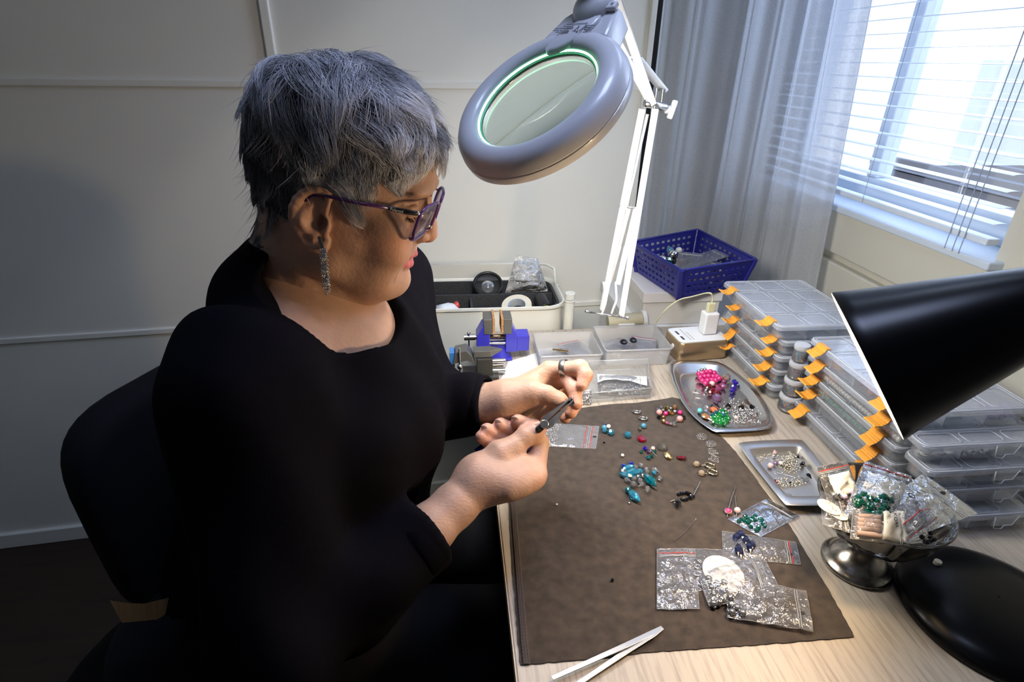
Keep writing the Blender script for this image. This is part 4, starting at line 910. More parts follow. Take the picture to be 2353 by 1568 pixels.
b = MB(); b.bb((tx0+.02, 1.335, .645), (tx1-.016, 1.342, tz-.004)); b.build('divider', M_felt, fo)
b = MB(); b.bb((.035, ty0+.014, .645), (.041, 1.335, tz-.010)); b.build('divider', M_felt, fo)
def topx(x, y, z): return Vector(pz(x, y, z))
# hoop, tape, torch, bottle, bag
c = Vector((.085, 1.392, .792)); t = tag_o = thing('round_magnifier', 'black rimmed round glass standing up in the trolley', 'magnifier', c)
b = MB(); ax_ = Vector((.05, -.35, .94)); b.torus(c, .036, .0042, Vector((0,-.62,.78)), 40, 10); b.build('rim', mat('rim_black', (.008,.008,.008), .3), t, smooth=180)
b = MB(); b.lathe([(1e-4,.003),(.034,0),(1e-4,-.003)], c, Vector((0,-.62,.78)), 32); b.build('glass', clear('hoop_glass', milk=.08, gloss=.6), t, smooth=180)
c = Vector((.150, 1.280, .770)); t = thing('tape_roll', 'cream roll of tape lying in the trolley', 'tape', c)
axs = Vector((-.15, -.35, .90)); b = MB(); b.lathe([(.024,-.012),(.037,-.012),(.037,.012),(.024,.012),(.024,-.012)], c, axs, 40); b.build('tape', mat('tape_cream', (.68,.64,.52), .5), t, smooth=40)
b = MB(); b.lathe([(.0215,-.0122),(.024,-.0122),(.024,.0122),(.0215,.0122),(.0215,-.0122)], c, axs, 40); b.build('core', mat('tape_core', (.5,.55,.6), .6), t, smooth=40)
c0 = Vector((.215, 1.325, .775)); c1 = Vector((.222, 1.275, .768)); d = (c1 - c0).normalized(); t = thing('spray_can', 'small dark can with a green end lying in the trolley', 'can', c0)
b = MB(); b.tube([c0 - d*.002, c1 - d*.004, c1], [.0175, .0175, .016], 24); b.build('body', mat('can_dark', (.04,.04,.045), .3, metal=.5), t, smooth=40)
b = MB(); b.tube([c1, c1 + d*.002], [.0145,.0145], 24); b.build('end_rim', M_sil, t, smooth=40); b = MB(); b.tube([c1 + d*.001, c1 + d*.003], [.0120,.0118], 24); b.build('end_disc', mat('can_green', (.35,.38,.02), .5), t)
c = topx(1034, 712, .780); t = thing('glue_bottle', 'white plastic bottle with a red cap lying in the trolley', 'bottle', c)
b = MB(); b.ball(c, 1, 24, (.022, .017, .016)); b.tube([c + Vector((-.03,0,-.005)), c], [.016,.0175], 20); b.build('body', mat('bottle_white', (.62,.66,.72), .35), t, smooth=180); b = MB(); b.tube([c + Vector((.014,.004,.009)), c + Vector((.021,.006,.012))], [.009,.008], 16); b.build('cap', mat('cap_red', (.55,.05,.04), .4), t, smooth=40)
# ================================================================ plastic bags (shared maker)
M_bag = clear('bag_film', tint=(.96,.96,.97), milk=.07, milkcol=(.85,.85,.88), gloss=.75, rough=.09, bump=(55, .9, .006))
M_bag2 = clear('bag_film_soft', tint=(.94,.94,.96), milk=.13, milkcol=(.80,.80,.84), gloss=.75, rough=.14, bump=(40, .6, .005))
M_zip = clear('bag_zip', milk=.40, milkcol=(.85,.85,.85), gloss=.9, rough=.12)
M_red = mat('zip_red', (.55, .04, .03), .4); M_paper = mat('paper_label', (.78, .74, .66), .7)
def bag(label, corners, zs, rise=.006, film=None, zipend=True, red=(.93,), crumple=.0022, hole=None, contents=None, name='zip_bag', cat='bag', seed=0, group=None, lift=None, nu=26, nv=16):
    """corners: four world points a-b along the closed end, c-d along the zip end. zs: extra height.
    Two film sheets puffed apart, welded at the rim, zip ribs and a printed line near the open end."""
    a, b_, c, d = [Vector(p) for p in corners]; film = film or M_bag
    t = thing(name, label, cat, (a + b_ + c + d) / 4, group=group); rnd = random.Random(seed)
    nrm = (c - a).cross(d - b_).normalized(); nrm = nrm if nrm.z > 0 else -nrm
    def S(u, v, side):
        p = (a.lerp(b_, v)).lerp(d.lerp(c, v), u)
        env = (math.sin(math.pi * v)**.6) * (math.sin(math.pi * min(1, max(0, u * 1.12)))**.6 if u < .89 else 0.12)
        w = mnoise.noise(Vector((u*7 + seed*3.1, v*5 + seed, side*2.)))*crumple + mnoise.noise(Vector((u*17 + seed, v*13, side*5. + seed)))*crumple*.45
        fold = lift(u, v) if lift else 0
        return p + nrm * (zs + fold + (rise * env if side > 0 else .0004) + (abs(w) if side < 0 else w) * (.35 + env))
    mb = MB()
    for side in (1, -1):
        vs = [S(i/nu, j/nv, side) for i in range(nu+1) for j in range(nv+1)]
        fs = [(i*(nv+1)+j, (i+1)*(nv+1)+j, (i+1)*(nv+1)+j+1, i*(nv+1)+j+1) for i in range(nu) for j in range(nv)]
        mb.add(vs, fs)
    mb.build('film', film, t, smooth=180)
    if zipend:
        for uz in (.845, .875):
            mb = MB(); mb.tube([S(uz, j/12, 1) + nrm*.0005 for j in range(13)], .00065, 6); mb.build('zip_rib', M_zip, t, smooth=180)
        for ur in red:
            mb = MB(); mb.tube([S(ur, j/12, 1) + nrm*.0006 for j in range(13)], .0006, 5, flat=.5); mb.build('red_line', M_red, t, smooth=180)
    mb = MB(); rim = [S(i/nu, 0, 1) for i in range(nu+1)] + [S(1, j/nv, 1) for j in range(1, nv+1)] + [S(1-i/nu, 1, 1) for i in range(1, nu+1)] + [S(0, 1-j/nv, 1) for j in range(1, nv+1)]
    mb.tube(rim, .00028, 5); mb.build('welded_edge', M_zip, t, smooth=180)
    if hole: mb = MB(); mb.lathe([(1e-4,0),(.0026,0),(.0026,.0002),(1e-4,.0002)], S(hole[0], hole[1], 1) + nrm*.0006, nrm, 16, sx=1.3, sy=.9); mb.build('punched_hole', mat('hole_dark', (.02,.015,.012), .9), t)
    return t, S, nrm
def Q(pts, z=MT): return [Vector(pz(x, y, z)) for x, y in pts]
# ================================================================ beads
def facet_mesh(kind):
    b = MB()
    if kind == 'round': b.ball((0,0,0), 1, 16)
    elif kind == 'facet': b.lathe([(1e-3,-1),(.55,-.88),(.95,-.35),(.95,.35),(.55,.88),(1e-3,1)], n=9)
    elif kind == 'bicone': b.lathe([(.12,-1),(.9,-.08),(.9,.08),(.12,1)], n=8, cap=True)
    elif kind == 'drop': b.lathe([(.1,-1.7),(.35,-1.1),(.8,0),(.7,.6),(.3,1),(1e-3,1.05)], n=9)
    elif kind == 'oval': b.lathe([(.2,-1.6),(.7,-1.0),(1,0),(.7,1.0),(.2,1.6)], n=9, cap=True)
    elif kind == 'leafy': b.lathe([(.1,-2.1),(.65,-1.2),(.95,-.3),(.95,.3),(.65,1.2),(.1,2.1)], n=7, cap=True)
    elif kind == 'disc': b.lathe([(1e-3,-.35),(.75,-.3),(1,0),(.75,.3),(1e-3,.35)], n=16)
    return b
FM = {}
def crystal(name, col, ab=False):
    return clear('crystal_' + name, tint=tuple(c**.45 for c in col), milk=.10 if min(col) > .5 else .38, milkcol=tuple(min(1, c*1.3) for c in col), gloss=1.3, rough=.03)
def pearl(name, col): return mat('pearl_' + name, col, .18, coat=.6, spec=.7)
BEADM = {
 'aqua': crystal('aqua', (.03,.32,.50)), 'teal': crystal('teal', (.0,.20,.26)), 'blue': crystal('blue', (.01,.05,.65)), 'clear': crystal('clear', (.90,.90,.92)), 'steel': mat('bead_steelblue', (.06,.22,.32), .15, coat=.8),
 'red': crystal('red', (.32,.0,.02)), 'green': crystal('green', (.0,.42,.05)), 'emerald': crystal('emerald', (.0,.14,.10)), 'purple': crystal('purple', (.10,.01,.12)), 'violet': crystal('violet', (.04,.01,.55)),
 'black': mat('bead_black', (.004,.004,.006), .06, coat=1.), 'silver': mat('bead_silver', (.75,.73,.70), .15, metal=1), 'gold': mat('bead_gold', (.75,.50,.20), .18, metal=1), 'pyrite': mat('bead_pyrite', (.30,.28,.24), .12, metal=.9),
 'magenta': pearl('magenta', (.55,.02,.16)), 'rose': pearl('rose', (.60,.28,.27)), 'palepink': pearl('palepink', (.72,.52,.50)), 'pearl': pearl('white', (.75,.72,.66)), 'turq': pearl('turq', (.10,.55,.55)), 'plum': pearl('plum', (.18,.03,.10)), 'bronze': mat('bead_bronze', (.42,.22,.10), .2, metal=.8), 'amethyst': crystal('amethyst', (.35,.18,.38)), 'brown': pearl('brown', (.30,.14,.05)), 'orange': pearl('orange', (.75,.16,.05)), 'champagne': crystal('champagne', (.80,.62,.42)), 'lilac': pearl('lilac', (.62,.52,.75)), 'navy': mat('bead_navy', (.008,.010,.035), .12, coat=.8)}
def beadmesh(kind, mname):
    k = (kind, mname)
    if k not in FM:
        o = facet_mesh(kind); me = bpy.data.meshes.new('bead'); me.from_pydata(o.v, [], o.f); me.update(); me.materials.append(BEADM[mname])
        if kind in ('round',): me.polygons.foreach_set('use_smooth', [True]*len(me.polygons))
        FM[k] = me
    return FM[k]
def beadobj(loc, r, kind, mname, rot=None, name='bead', parent=None):
    o = bpy.data.objects.new(name, beadmesh(kind, mname)); COL.objects.link(o)
    R = rot if rot is not None else Matrix.Rotation(random.uniform(0, 6.28), 3, 'Z') @ Matrix.Rotation(math.pi/2 if kind in ('oval','leafy','drop') else random.uniform(-.6,.6), 3, 'X')
    M = Matrix.Translation(Vector(loc)) @ R.to_4x4() @ Matrix.Scale(r, 4)
    if parent is not None: o.parent = parent; M = parent.matrix_basis.inverted() @ M
    o.matrix_basis = M; return o
def bead(x, y, rpx, kind, mname, label, group=None, z=None, lift=0., name='bead', cat='bead', rot=None):
    """a loose bead at a surveyed place; rpx = its radius in photograph pixels"""
    p = pz(x, y, MT if z is None else z); dist = (ROT.T @ (p - CAM))[2] * -1; r = rpx * dist / F
    q = pz(x, y + rpx * .55, (MT if z is None else z)); hgt = r * (.35 if kind == 'disc' else (.9 if kind in ('oval','leafy','drop') else .98)) + lift
    return tag(beadobj((q[0], q[1], (MT if z is None else z) + hgt + .0003), r, kind, mname, rot, name), label, cat, group)

# clear bag stuffed upright in the right back corner of the trolley
bag('crumpled clear plastic bag standing in the back right corner of the trolley', [Vector((.130,1.385,.770)), Vector((.245,1.390,.770)), Vector((.220,1.425,.850)), Vector((.160,1.415,.862))], .0, rise=.026, seed=71, red=(), zipend=False, crumple=.008, film=clear('bag_cloudy', milk=.30, milkcol=(.8,.8,.78), gloss=.8, rough=.2, bump=(60,.8,.006)))
# joint carrying the head at the upper end of the arm, just above the picture
A = top0 + Vector((0,.01,.03)); B = Vector(dp(1405, -62, .825)); b = MB(); b.tube([A - Vector((0,0,.01)), A + Vector((0,.02,.035)), B + Vector((0,0,.012)), B], [.012,.011,.010,.009], 14); b.build('head_joint', M_lpw, ml, smooth=60)
b = MB(); b.tube([dp(1388, -58, .795), dp(1440, -50, .85)], .004, 12); b.build('upper_pin', M_sil, ml, smooth=60)
b = MB(); b.tube([dp(1400, 60, .86), dp(1376, -50, .80)], .0048, 8); b.tube([dp(1418, -10, .84), dp(1410, -60, .82)], .0048, 8); b.build('arm_link', M_lpw, ml, smooth=60)
# ================================================================ VICES at the back left corner
M_vb = mat('vice_blue', (.035, .035, .42), .35, coat=.3); M_cast = mat('cast_grey', (.16,.16,.155), .4, metal=.6, bump=(120,.3,.001)); M_iron = mat('cast_black', (.03,.03,.028), .5)
v0 = pz(1143, 830); VX, VY = v0[0] + .002, 1.085
vt = thing('bench_vice', 'blue bench vice with cork-lined jaws at the back corner of the desk', 'vice', (VX, VY, DZ))
def vb(name, m, a, c, bevel=.002, M=None): b = MB(); b.bb((VX + a[0], VY + a[1], DZ + a[2]), (VX + c[0], VY + c[1], DZ + c[2])); return b.build(name, m, vt, bevel=bevel)
b = MB(); b.prism([(VX-.022,VY-.022),(VX+.030,VY-.022),(VX+.030,VY+.025),(VX-.022,VY+.025)], DZ+.0005, DZ+.008); b.build('base', M_vb, vt, bevel=.002)
b = MB(); b.tube([(VX+.004,VY,DZ+.006),(VX+.004,VY,DZ+.026)], [.024,.017], 24); b.build('swivel_base', M_vb, vt, smooth=40)
def jawblock(x0, x1, name):
    b = MB(); s = 1 if x1 > x0 else -1
    pr = [(x0, .022), (x1, .022), (x1, .058), (x0 + (x1-x0)*.55, .082), (x0, .082)]
    b.loft([[(VX + x, VY - .021, DZ + z) for x, z in pr], [(VX + x, VY + .021, DZ + z) for x, z in pr]]); return b.build(name, M_vb, vt, bevel=.0015)
jawblock(.015, .040, 'fixed_jaw'); jawblock(-.018, -.046, 'moving_jaw')
vb('anvil_block', M_vb, (.036, -.018, .022), (.066, .018, .058))
vb('guide', M_vb, (-.02, -.010, .024), (.02, .010, .036))
for x0, x1, m, n in ((-.031,-.013, M_cast,'jaw_plate'), (.010,.028, M_cast,'jaw_plate')): vb(n, m, (x0, -.023, .066), (x1, .023, .100), .001)
for x0, x1 in ((-.013,-.008), (.005,.010)): vb('cork_lining', mat('cork', (.42,.22,.09), .85, noise=(200,.4)), (x0, -.024, .068), (x1, .024, .102), .0008)
b = MB(); b.tube([(VX-.062,VY,DZ+.050),(VX+.03,VY,DZ+.050)], .0045, 14)
for i in range(16): b.torus((VX-.018+.0022*i, VY, DZ+.050), .0045, .0008, (1,0,0), 14, 5)
b.build('screw', mat('brass_dull', (.45,.32,.18), .3, metal=1), vt, smooth=60)
for yy in (-.013, .013): b = MB(); b.tube([(VX-.03,VY+yy,DZ+.040),(VX+.03,VY+yy,DZ+.040)], .0032, 12); b.build('guide_rod', M_sil, vt, smooth=60)
b = MB(); b.tube([(VX-.072,VY,DZ+.050),(VX-.048,VY,DZ+.050)], .0068, 18); b.build('screw_head', M_sil, vt, smooth=40)
b = MB(); b.tube([(VX-.062,VY-.004,DZ+.010),(VX-.062,VY-.004,DZ+.060)], .0018, 10); b.ball((VX-.062,VY-.004,DZ+.061), .0038, 12); b.ball((VX-.062,VY-.004,DZ+.010), .0038, 12); b.build('tommy_bar', M_sil, vt, smooth=60)
UX, UY = .030, 1.010
ut = thing('mini_vice', 'small grey anvil vice standing in front of the blue vice', 'vice', (UX, UY, DZ))
def ub(name, m, a, c, bevel=.0015): b = MB(); b.bb((UX + a[0], UY + a[1], DZ + a[2]), (UX + c[0], UY + c[1], DZ + c[2])); return b.build(name, m, ut, bevel=bevel)
ub('body', M_iron, (.008,-.018,.0), (.040,.018,.045)); ub('base_plate', M_iron, (-.020,-.026,.0005), (.052,.026,.008))
b = MB(); b.loft([[(UX+.002,UY-.012,DZ+.046),(UX+.002,UY+.012,DZ+.046),(UX+.002,UY+.012,DZ+.060),(UX+.002,UY-.012,DZ+.060)],[(UX+.036,UY-.012,DZ+.046),(UX+.036,UY+.012,DZ+.046),(UX+.036,UY+.012,DZ+.060),(UX+.036,UY-.012,DZ+.060)],[(UX+.060,UY-.001,DZ+.055),(UX+.060,UY+.001,DZ+.055),(UX+.060,UY+.001,DZ+.059),(UX+.060,UY-.001,DZ+.059)]]); b.build('anvil_horn', M_cast, ut, bevel=.001)
b = MB(); pr = [(-.040,.036),(-.034,.062),(-.012,.066),(-.002,.055),(.004,.036),(-.012,.044),(-.026,.040)]; b.loft([[(UX+x,UY-.019,DZ+z) for x,z in pr],[(UX+x,UY+.015,DZ+z) for x,z in pr]]); b.build('moving_jaw', M_cast, ut, bevel=.001)
ub('blue_side', mat('vice_light_blue', (.05,.18,.45), .4), (-.046,-.010,.010), (-.036,.016,.058))
for z in (.034, .012): b = MB(); b.tube([(UX+.035,UY-.006,DZ+z),(UX+.066,UY-.006,DZ+z)], .0055, 16); b.build('guide_rod', M_sil, ut, smooth=40)
b = MB(); b.tube([(UX+.035,UY-.004,DZ+.023),(UX+.062,UY-.004,DZ+.023)], .0058, 16); b.build('screw', mat('screw_dark',(.2,.19,.17),.35,metal=1), ut, smooth=40)
b = MB(); b.tube([(UX-.026,UY-.024,DZ+.004),(UX-.026,UY-.024,DZ+.075)], .0020, 10); b.ball((UX-.026,UY-.024,DZ+.034), .006, 12); b.build('tommy_bar', M_sil, ut, smooth=60)
# white paper sheet under the vices and two grey paper strips
s = thing('paper_sheet', 'white sheet of paper lying beside the blue vice', 'paper', (.13, 1.03, DZ)); b = MB(); q = [pz(*p) for p in ((1145,888),(1168,832),(1232,812),(1243,868),(1215,885))]; b.prism(list(reversed([(p[0],p[1]) for p in q])), DZ+.0003, DZ+.0008); b.build('sheet', mat('paper_white', (.80,.80,.78), .7), s)
# ================================================================ clear plastic tubs and acrylic tray
M_tub = clear('tub_clear', milk=.30, milkcol=(.97,.97,.97), gloss=.30, rough=.12); M_tub2 = clear('acrylic', tint=(.97,.98,.98), milk=.14, milkcol=(.95,.95,.95), gloss=.35, rough=.04)
def tub(label, x0, y0, x1, y1, h, name='plastic_box', lid=False, film=None, r=.006, group=None):
    film = film or M_tub; t = thing(name, label, 'box', ((x0+x1)/2, (y0+y1)/2, DZ), group=group); b = MB()
    R = lambda z, g: rr(x0-g, y0-g, x1+g, y1+g, r, z, 3)
    b.loft([R(DZ+.0008,-.004), R(DZ+h,0), R(DZ+h+.0012,0), R(DZ+h+.0012,-.0016), R(DZ+h-.001,-.0016), R(DZ+.002,-.0055)], cap=True); b.build('tub_wall', film, t, smooth=40)
    b = MB(); b.tube([Vector(p) for p in R(DZ+h,.001)] + [Vector(R(DZ+h,.001)[0])], .0013, 6, cap=False); b.build('tub_rim', M_zip, t, smooth=180)
    return t
C1 = (.168, 1.012, .300, 1.122); C2 = (.308, 1.020, .452, 1.140)
tub('clear plastic tub of small zip bags beside the blue vice', *C1, .036); tub('clear plastic tub with black beads on its bags, left of the gold charger', *C2, .040)
def flatbag(label, cx_, cy_, w_, h_, ang, z, seed, tilt=0., film=None, red=(.93,), rise=.003, **k):
    ca, sa = math.cos(ang), math.sin(ang); pts = [Vector((cx_ + ca*u - sa*v, cy_ + sa*u + ca*v, z + tilt*u)) for u, v in ((-w_/2,-h_/2),(-w_/2,h_/2),(w_/2,h_/2),(w_/2,-h_/2))]
    return bag(label, pts, 0, rise=rise, seed=seed, film=film, red=red, nu=14, nv=8, **k)
flatbag('small empty zip bag flat in the tub beside the blue vice', .215, 1.060, .075, .055, .25, DZ+.012, 3, film=M_bag2)
flatbag('zip bag with a brass bar in the tub beside the blue vice', .255, 1.075, .070, .055, 1.9, DZ+.020, 4, film=M_bag2)
flatbag('small zip bag leaning in the tub nearest the gold charger', .350, 1.080, .075, .060, .5, DZ+.018, 5, film=M_bag2)
flatbag('zip bag with a red line in the tub nearest the gold charger', .405, 1.070, .080, .055, 1.2, DZ+.026, 6, film=M_bag2)
b = MB(); b.tube([(.205,1.07,DZ+.022),(.235,1.055,DZ+.024)], .0022, 8); tag(b.build('brass_rod', BEADM['gold'], smooth=60), 'short brass rod on the bags in the tub by the vice', 'rod')
for i, (x, y) in enumerate(((1433,786),(1455,782))):
    p = pz(x, y, DZ+.036); tag(beadobj(p, .0085, 'disc', 'black', Matrix.Rotation(.3,3,'X')), ('left' if i == 0 else 'right') + ' of two black discs on the bags in the clear tub', 'disc', 'black discs in the clear tub')
b = MB()
for i in range(26):
    p = pz(random.uniform(1395,1500), random.uniform(800,825), DZ+.016); b.torus(p, random.uniform(.003,.006), .0009, (random.random(),random.random(),1), 12, 5)
tag(b.build('jump_rings', M_sil, smooth=180), 'loose silver rings at the bottom of the clear tub', 'rings', kind='stuff')
# acrylic tray with silver chain bag, lid in front of the tubs
A_ = [pz(*p, DZ+.012) for p in ((1352,842),(1487,836),(1497,905),(1338,918))]
at_ = thing('acrylic_tray', 'shallow clear acrylic tray holding a labelled bag of silver chain', 'tray', (A_[0]+A_[2])/2*np.array([1,1,0])+np.array([0,0,DZ]))
ctr = sum(A_)/4
b = MB(); lo_ = [(*(ctr + (p-ctr)*.97)[:2], DZ+.0006) for p in A_]; hi_ = [(*p[:2], DZ+.024) for p in A_]; hi2 = [(*(ctr + (p-ctr)*.975)[:2], DZ+.024) for p in A_]; lo2 = [(*(ctr + (p-ctr)*.95)[:2], DZ+.003) for p in A_]
b.loft([lo_, hi_, hi2, lo2]); b.build('tray_body', M_tub2, at_, bevel=.0015)
b = MB(); b.tube([Vector(p) for p in hi_] + [Vector(hi_[0])], .0010, 6, cap=False); b.build('tray_edge', M_zip, at_, smooth=180)
tb, S, nr_ = bag('clear bag of silver chain with a white printed card in the acrylic tray', [pz(1375,905,DZ+.004), pz(1372,862,DZ+.004), pz(1488,868,DZ+.006), pz(1490,915,DZ+.005)], .001, rise=.010, seed=12, red=(), nu=18, nv=10)
b = MB(); b.add([S(.0+.98*i/8, .52 + .48*j, 1) + Vector((0,0,.0012)) for i in range(9) for j in (0,1)], [(2*i,2*i+1,2*i+3,2*i+2) for i in range(8)]); b.build('paper_card', mat('paper_white', (.80,.80,.78), .7), tb, smooth=180)
o = S(.72, .66, 1) + Vector((0,0,.002)); e = (S(.95,.66,1) - S(.5,.66,1)); f = (S(.72,.9,1) - S(.72,.5,1)); 
text('MADE IN', 'lettering', M_prt, tb, frame3(o + Vector((0,.010,.001)), e, f), .0055); text('|||| ||| ||', 'barcode', M_prt, tb, frame3(o + Vector((.004,-.001,.001)), e, f), .008)
b = MB()
for i in range(420):
    u, v = random.uniform(.05,.95), random.uniform(.02,.42); p = S(u, v, -1).lerp(S(u, v, 1), random.uniform(.25,.75)); b.torus(p, .0016, .0005, (random.random(),random.random(),random.random()), 6, 3)
o = b.build('chain_links', BEADM['silver'], tb, smooth=180); o['kind'] = 'stuff'
tb, S, nr_ = bag('tiny bag of round silver beads standing beside the far hand', [Vector(pz(1334,931,DZ)) + Vector((0,0,.001)), Vector(pz(1358,931,DZ)) + Vector((0,0,.001)), Vector(pz(1358,925,DZ)) + Vector((0,.004,.028)), Vector(pz(1338,925,DZ)) + Vector((0,.004,.028))], .001, rise=.006, seed=13, red=(), nu=10, nv=6)
for i in range(26):
    u, v = random.uniform(.0,.7), random.uniform(.1,.9); beadobj(S(u, v, -1).lerp(S(u, v, 1), random.uniform(.3,.7)), .0019, 'round', 'silver', name='bead', parent=tb)
# ================================================================ gold charger with plug and cable
g = [pz(*p, DZ+.040) for p in ((1537,757),(1640,749),(1664,788),(1563,796))]
gx = Vector(g[2]-g[3]).normalized(); gy = Vector((-gx.y, gx.x, 0)); g0 = Vector(((g[3][0]), g[3][1], 0)); GW, GD, GH = .118, .078, .046
ct = thing('usb_charger', 'gold and white charging block with a plug in its top', 'charger', g0 + gx*GW/2 + gy*GD/2 + Vector((0,0,DZ)))
def gp(u, v, z): q = g0 + gx*u + gy*v; return (q.x, q.y, DZ + z)
def grr(gw, z): return [gp(u + GW/2, v + GD/2, z) for u, v, _ in rr(-GW/2-gw, -GD/2-gw, GW/2+gw, GD/2+gw, .012, 0, 5)]
b = MB(); b.loft([grr(-.002,.0005), grr(0,.003), grr(0,GH-.003), grr(-.0015,GH-.001)]); b.build('housing', mat('champagne_aluminium', (.50,.37,.23), .30, metal=.85), ct, smooth=50)
b = MB(); b.loft([grr(-.0025,GH-.002), grr(-.0025,GH+.0005)]); b.build('top_plate', M_white, ct, smooth=40)
for i in range(2):
    b = MB(); b.box(Vector(gp(.016, .024 + .026*i, GH+.0008)), (.0045, .016, .0006), Matrix((gx, gy, Vector((0,0,1)))).transposed()); b.build('usb_port', M_prt, ct)
for j, (u, n) in enumerate(((.030, 7), (.038, 5))):
    b = MB()
    for i in range(n): b.box(Vector(gp(u, .016 + .008*i, GH+.0008)), (.0018, .0055, .0003), Matrix((gx, gy, Vector((0,0,1)))).transposed())
    b.build('printed_line', mat('print_grey', (.35,.35,.33), .5), ct)
b = MB(); q = Vector(gp(-.0004, .030, .026)); b.lathe([(1e-4,0),(.0055,0),(.0055,.0012),(1e-4,.0014)], q, -gx, 20); b.build('button', M_white, ct, smooth=40)
pt = thing('power_plug', 'white plug adapter standing on the gold charging block', 'plug', gp(.085, .040, GH))
Mg = Matrix((gx, gy, Vector((0,0,1)))).transposed()
b = MB(); b.box(Vector(gp(.082, .040, GH+.0265)), (.032, .026, .050), Mg); b.build('adapter_body', M_white, pt, bevel=.0035, bseg=3)
b = MB(); b.box(Vector(gp(.080, .040, GH+.062)), (.017, .010, .021), Mg); b.build('usb_connector', mat('cable_cream', (.62,.60,.38), .5), pt, bevel=.002)
cb = [gp(.080,.040,GH+.070), gp(.080,.040,GH+.085), Vector(gp(.070,.042,GH+.095))]; cb += [Vector(pz(1590,682,.855)), Vector(pz(1560,690,.845)), Vector(pz(1530,712,.825)), Vector(pz(1505,745,.78)), Vector(pz(1490,775,.742))]
b = MB(); cu = [Vector(p) for p in cb]; sm = []
for i in range(len(cu)-1):
    for k in range(6): 
        t = k/6; p0, p1, p2, p3 = cu[max(i-1,0)], cu[i], cu[i+1], cu[min(i+2,len(cu)-1)]; sm.append(.5*((2*p1)+(p2-p0)*t+(2*p0-5*p1+4*p2-p3)*t*t+(3*p1-p0-3*p2+p3)*t**3))
sm.append(cu[-1]); tag(b.tube(sm, .0016, 8).build('cable', MATS['cable_cream'], smooth=180), 'thin cream cable rising from the plug on the charging block', 'cable')
# ================================================================ white box, blue basket
wx, wy_, ww, wd_, wh = .452, 1.232, .20, .19, .082
wt = thing('cardboard_box', 'white lidded cardboard box under the blue basket', 'box', (wx+ww/2, wy_+wd_/2, DZ-.004))
b = MB(); b.bb((wx+.004, wy_+.004, DZ-.0035), (wx+ww-.004, wy_+wd_-.004, DZ+wh-.004)); b.build('box_body', mat('card_white', (.74,.72,.68), .6), wt, bevel=.001)
b = MB(); b.bb((wx, wy_, DZ+wh-.026), (wx+ww, wy_+wd_, DZ+wh)); b.build('lid', mat('card_lid', (.80,.77,.74), .6), wt, bevel=.0015)
BZ = DZ + wh + .001; BH = .078
bt_ = thing('plastic_basket', 'dark blue plastic basket with square holes on the white box', 'basket', (.575, 1.31, BZ))
M_bk = mat('basket_blue', (.014, .016, .20), .38, coat=.15)
rim = [Vector(pz(*p, BZ+BH)) for p in ((1468,552),(1603,528),(1737,596),(1566,622))]
rim[0] = Vector(pz(1452, 556, BZ+BH))
cr_ = sum(rim, Vector()) / 4; basep = [cr_ + (p - cr_)*.86 for p in rim]
for p in basep: p.z = BZ
def wallgrid(P0, P1, B0, B1, nx, nz):
    """lattice side: bars round real square openings, all one moulded wall"""
    b = MB(); nrm = (P1 - P0).cross(B0 - P0).normalized(); T = .0012
    S_ = lambda u, v: B0.lerp(B1, u).lerp(P0.lerp(P1, u), v)
    us = [0]; 
    m0, gap = .085, (1 - .17) / nx
    for i in range(nx): us += [m0 + gap*i + gap*.20, m0 + gap*(i+1) - gap*.20]
    us.append(1); vs = [0]
    for j in range(nz): vs += [.10 + .80/nz*j + .06, .10 + .80/nz*(j+1) - .06]
    vs.append(1)
    for i in range(len(us)-1):
        for j in range(len(vs)-1):
            if i % 2 == 1 and j % 2 == 1: continue
            q = [S_(us[i],vs[j]), S_(us[i+1],vs[j]), S_(us[i+1],vs[j+1]), S_(us[i],vs[j+1])]
            b.loft([[p - nrm*T for p in q], [p + nrm*T for p in q]])
    return b
for i in range(4):
    P0, P1, B0, B1 = rim[i], rim[(i+1)%4], basep[i], basep[(i+1)%4]; wallgrid(P0, P1, B0, B1, 10 if (P1-P0).length > .18 else 8, 4).build('lattice_side', M_bk, bt_)
b = MB(); b.tube(rim + [rim[0]], .0035, 8, cap=False); b.build('basket_rim', M_bk, bt_, smooth=60)
for p, q in zip(rim, basep): b = MB(); b.tube([q, p], .0060, 10); b.build('corner', M_bk, bt_, smooth=60)
b = MB(); b.loft([[tuple(p) for p in basep], [(p.x, p.y, BZ+.003) for p in basep]]); b.build('basket_base', M_bk, bt_)
bc = sum(basep, Vector()) / 4
for i, (dx_, dy_, dz_, r, k, mname, lb) in enumerate(((-.060,.03,.040,.013,'round','silver','largest silver ball in the blue basket'),(-.020,.06,.044,.0135,'round','silver','silver ball at the middle of the blue basket'),(-.015,.095,.045,.010,'round','steel','blue ball at the back of the blue basket'),(.005,.085,.048,.009,'round','pearl','cream ball beside the blue one in the basket'),(-.035,.045,.030,.013,'facet','emerald','dark green bead in the blue basket'),(.0,.04,.030,.012,'round','bronze','bronze ball low in the blue basket'),(-.05,.0,.028,.012,'round','orange','orange ball low in the blue basket'),(.03,.06,.028,.014,'facet','black','black bead in the blue basket'))):
    tag(beadobj(bc + Vector((dx_, dy_, dz_)), r, k, mname), lb, 'bead', 'beads in the blue basket')
for i, (dx_, dy_, a) in enumerate(((.02,-.03,.5),(.0,.0,1.1),(.05,.01,.2))): flatbag(('first','second','third')[i] + ' crumpled clear bag in the blue basket, counted from its front', bc.x+dx_, bc.y+dy_, .09, .06, a, BZ+.040+.006*i, 20+i, tilt=.2, film=M_bag2, red=())
b = MB()
for i in range(160):
    p = bc + Vector((random.uniform(-.075,.075), random.uniform(-.09,.09), .008 + random.random()*.022)); b.ball(p, random.uniform(.005,.008), 6)
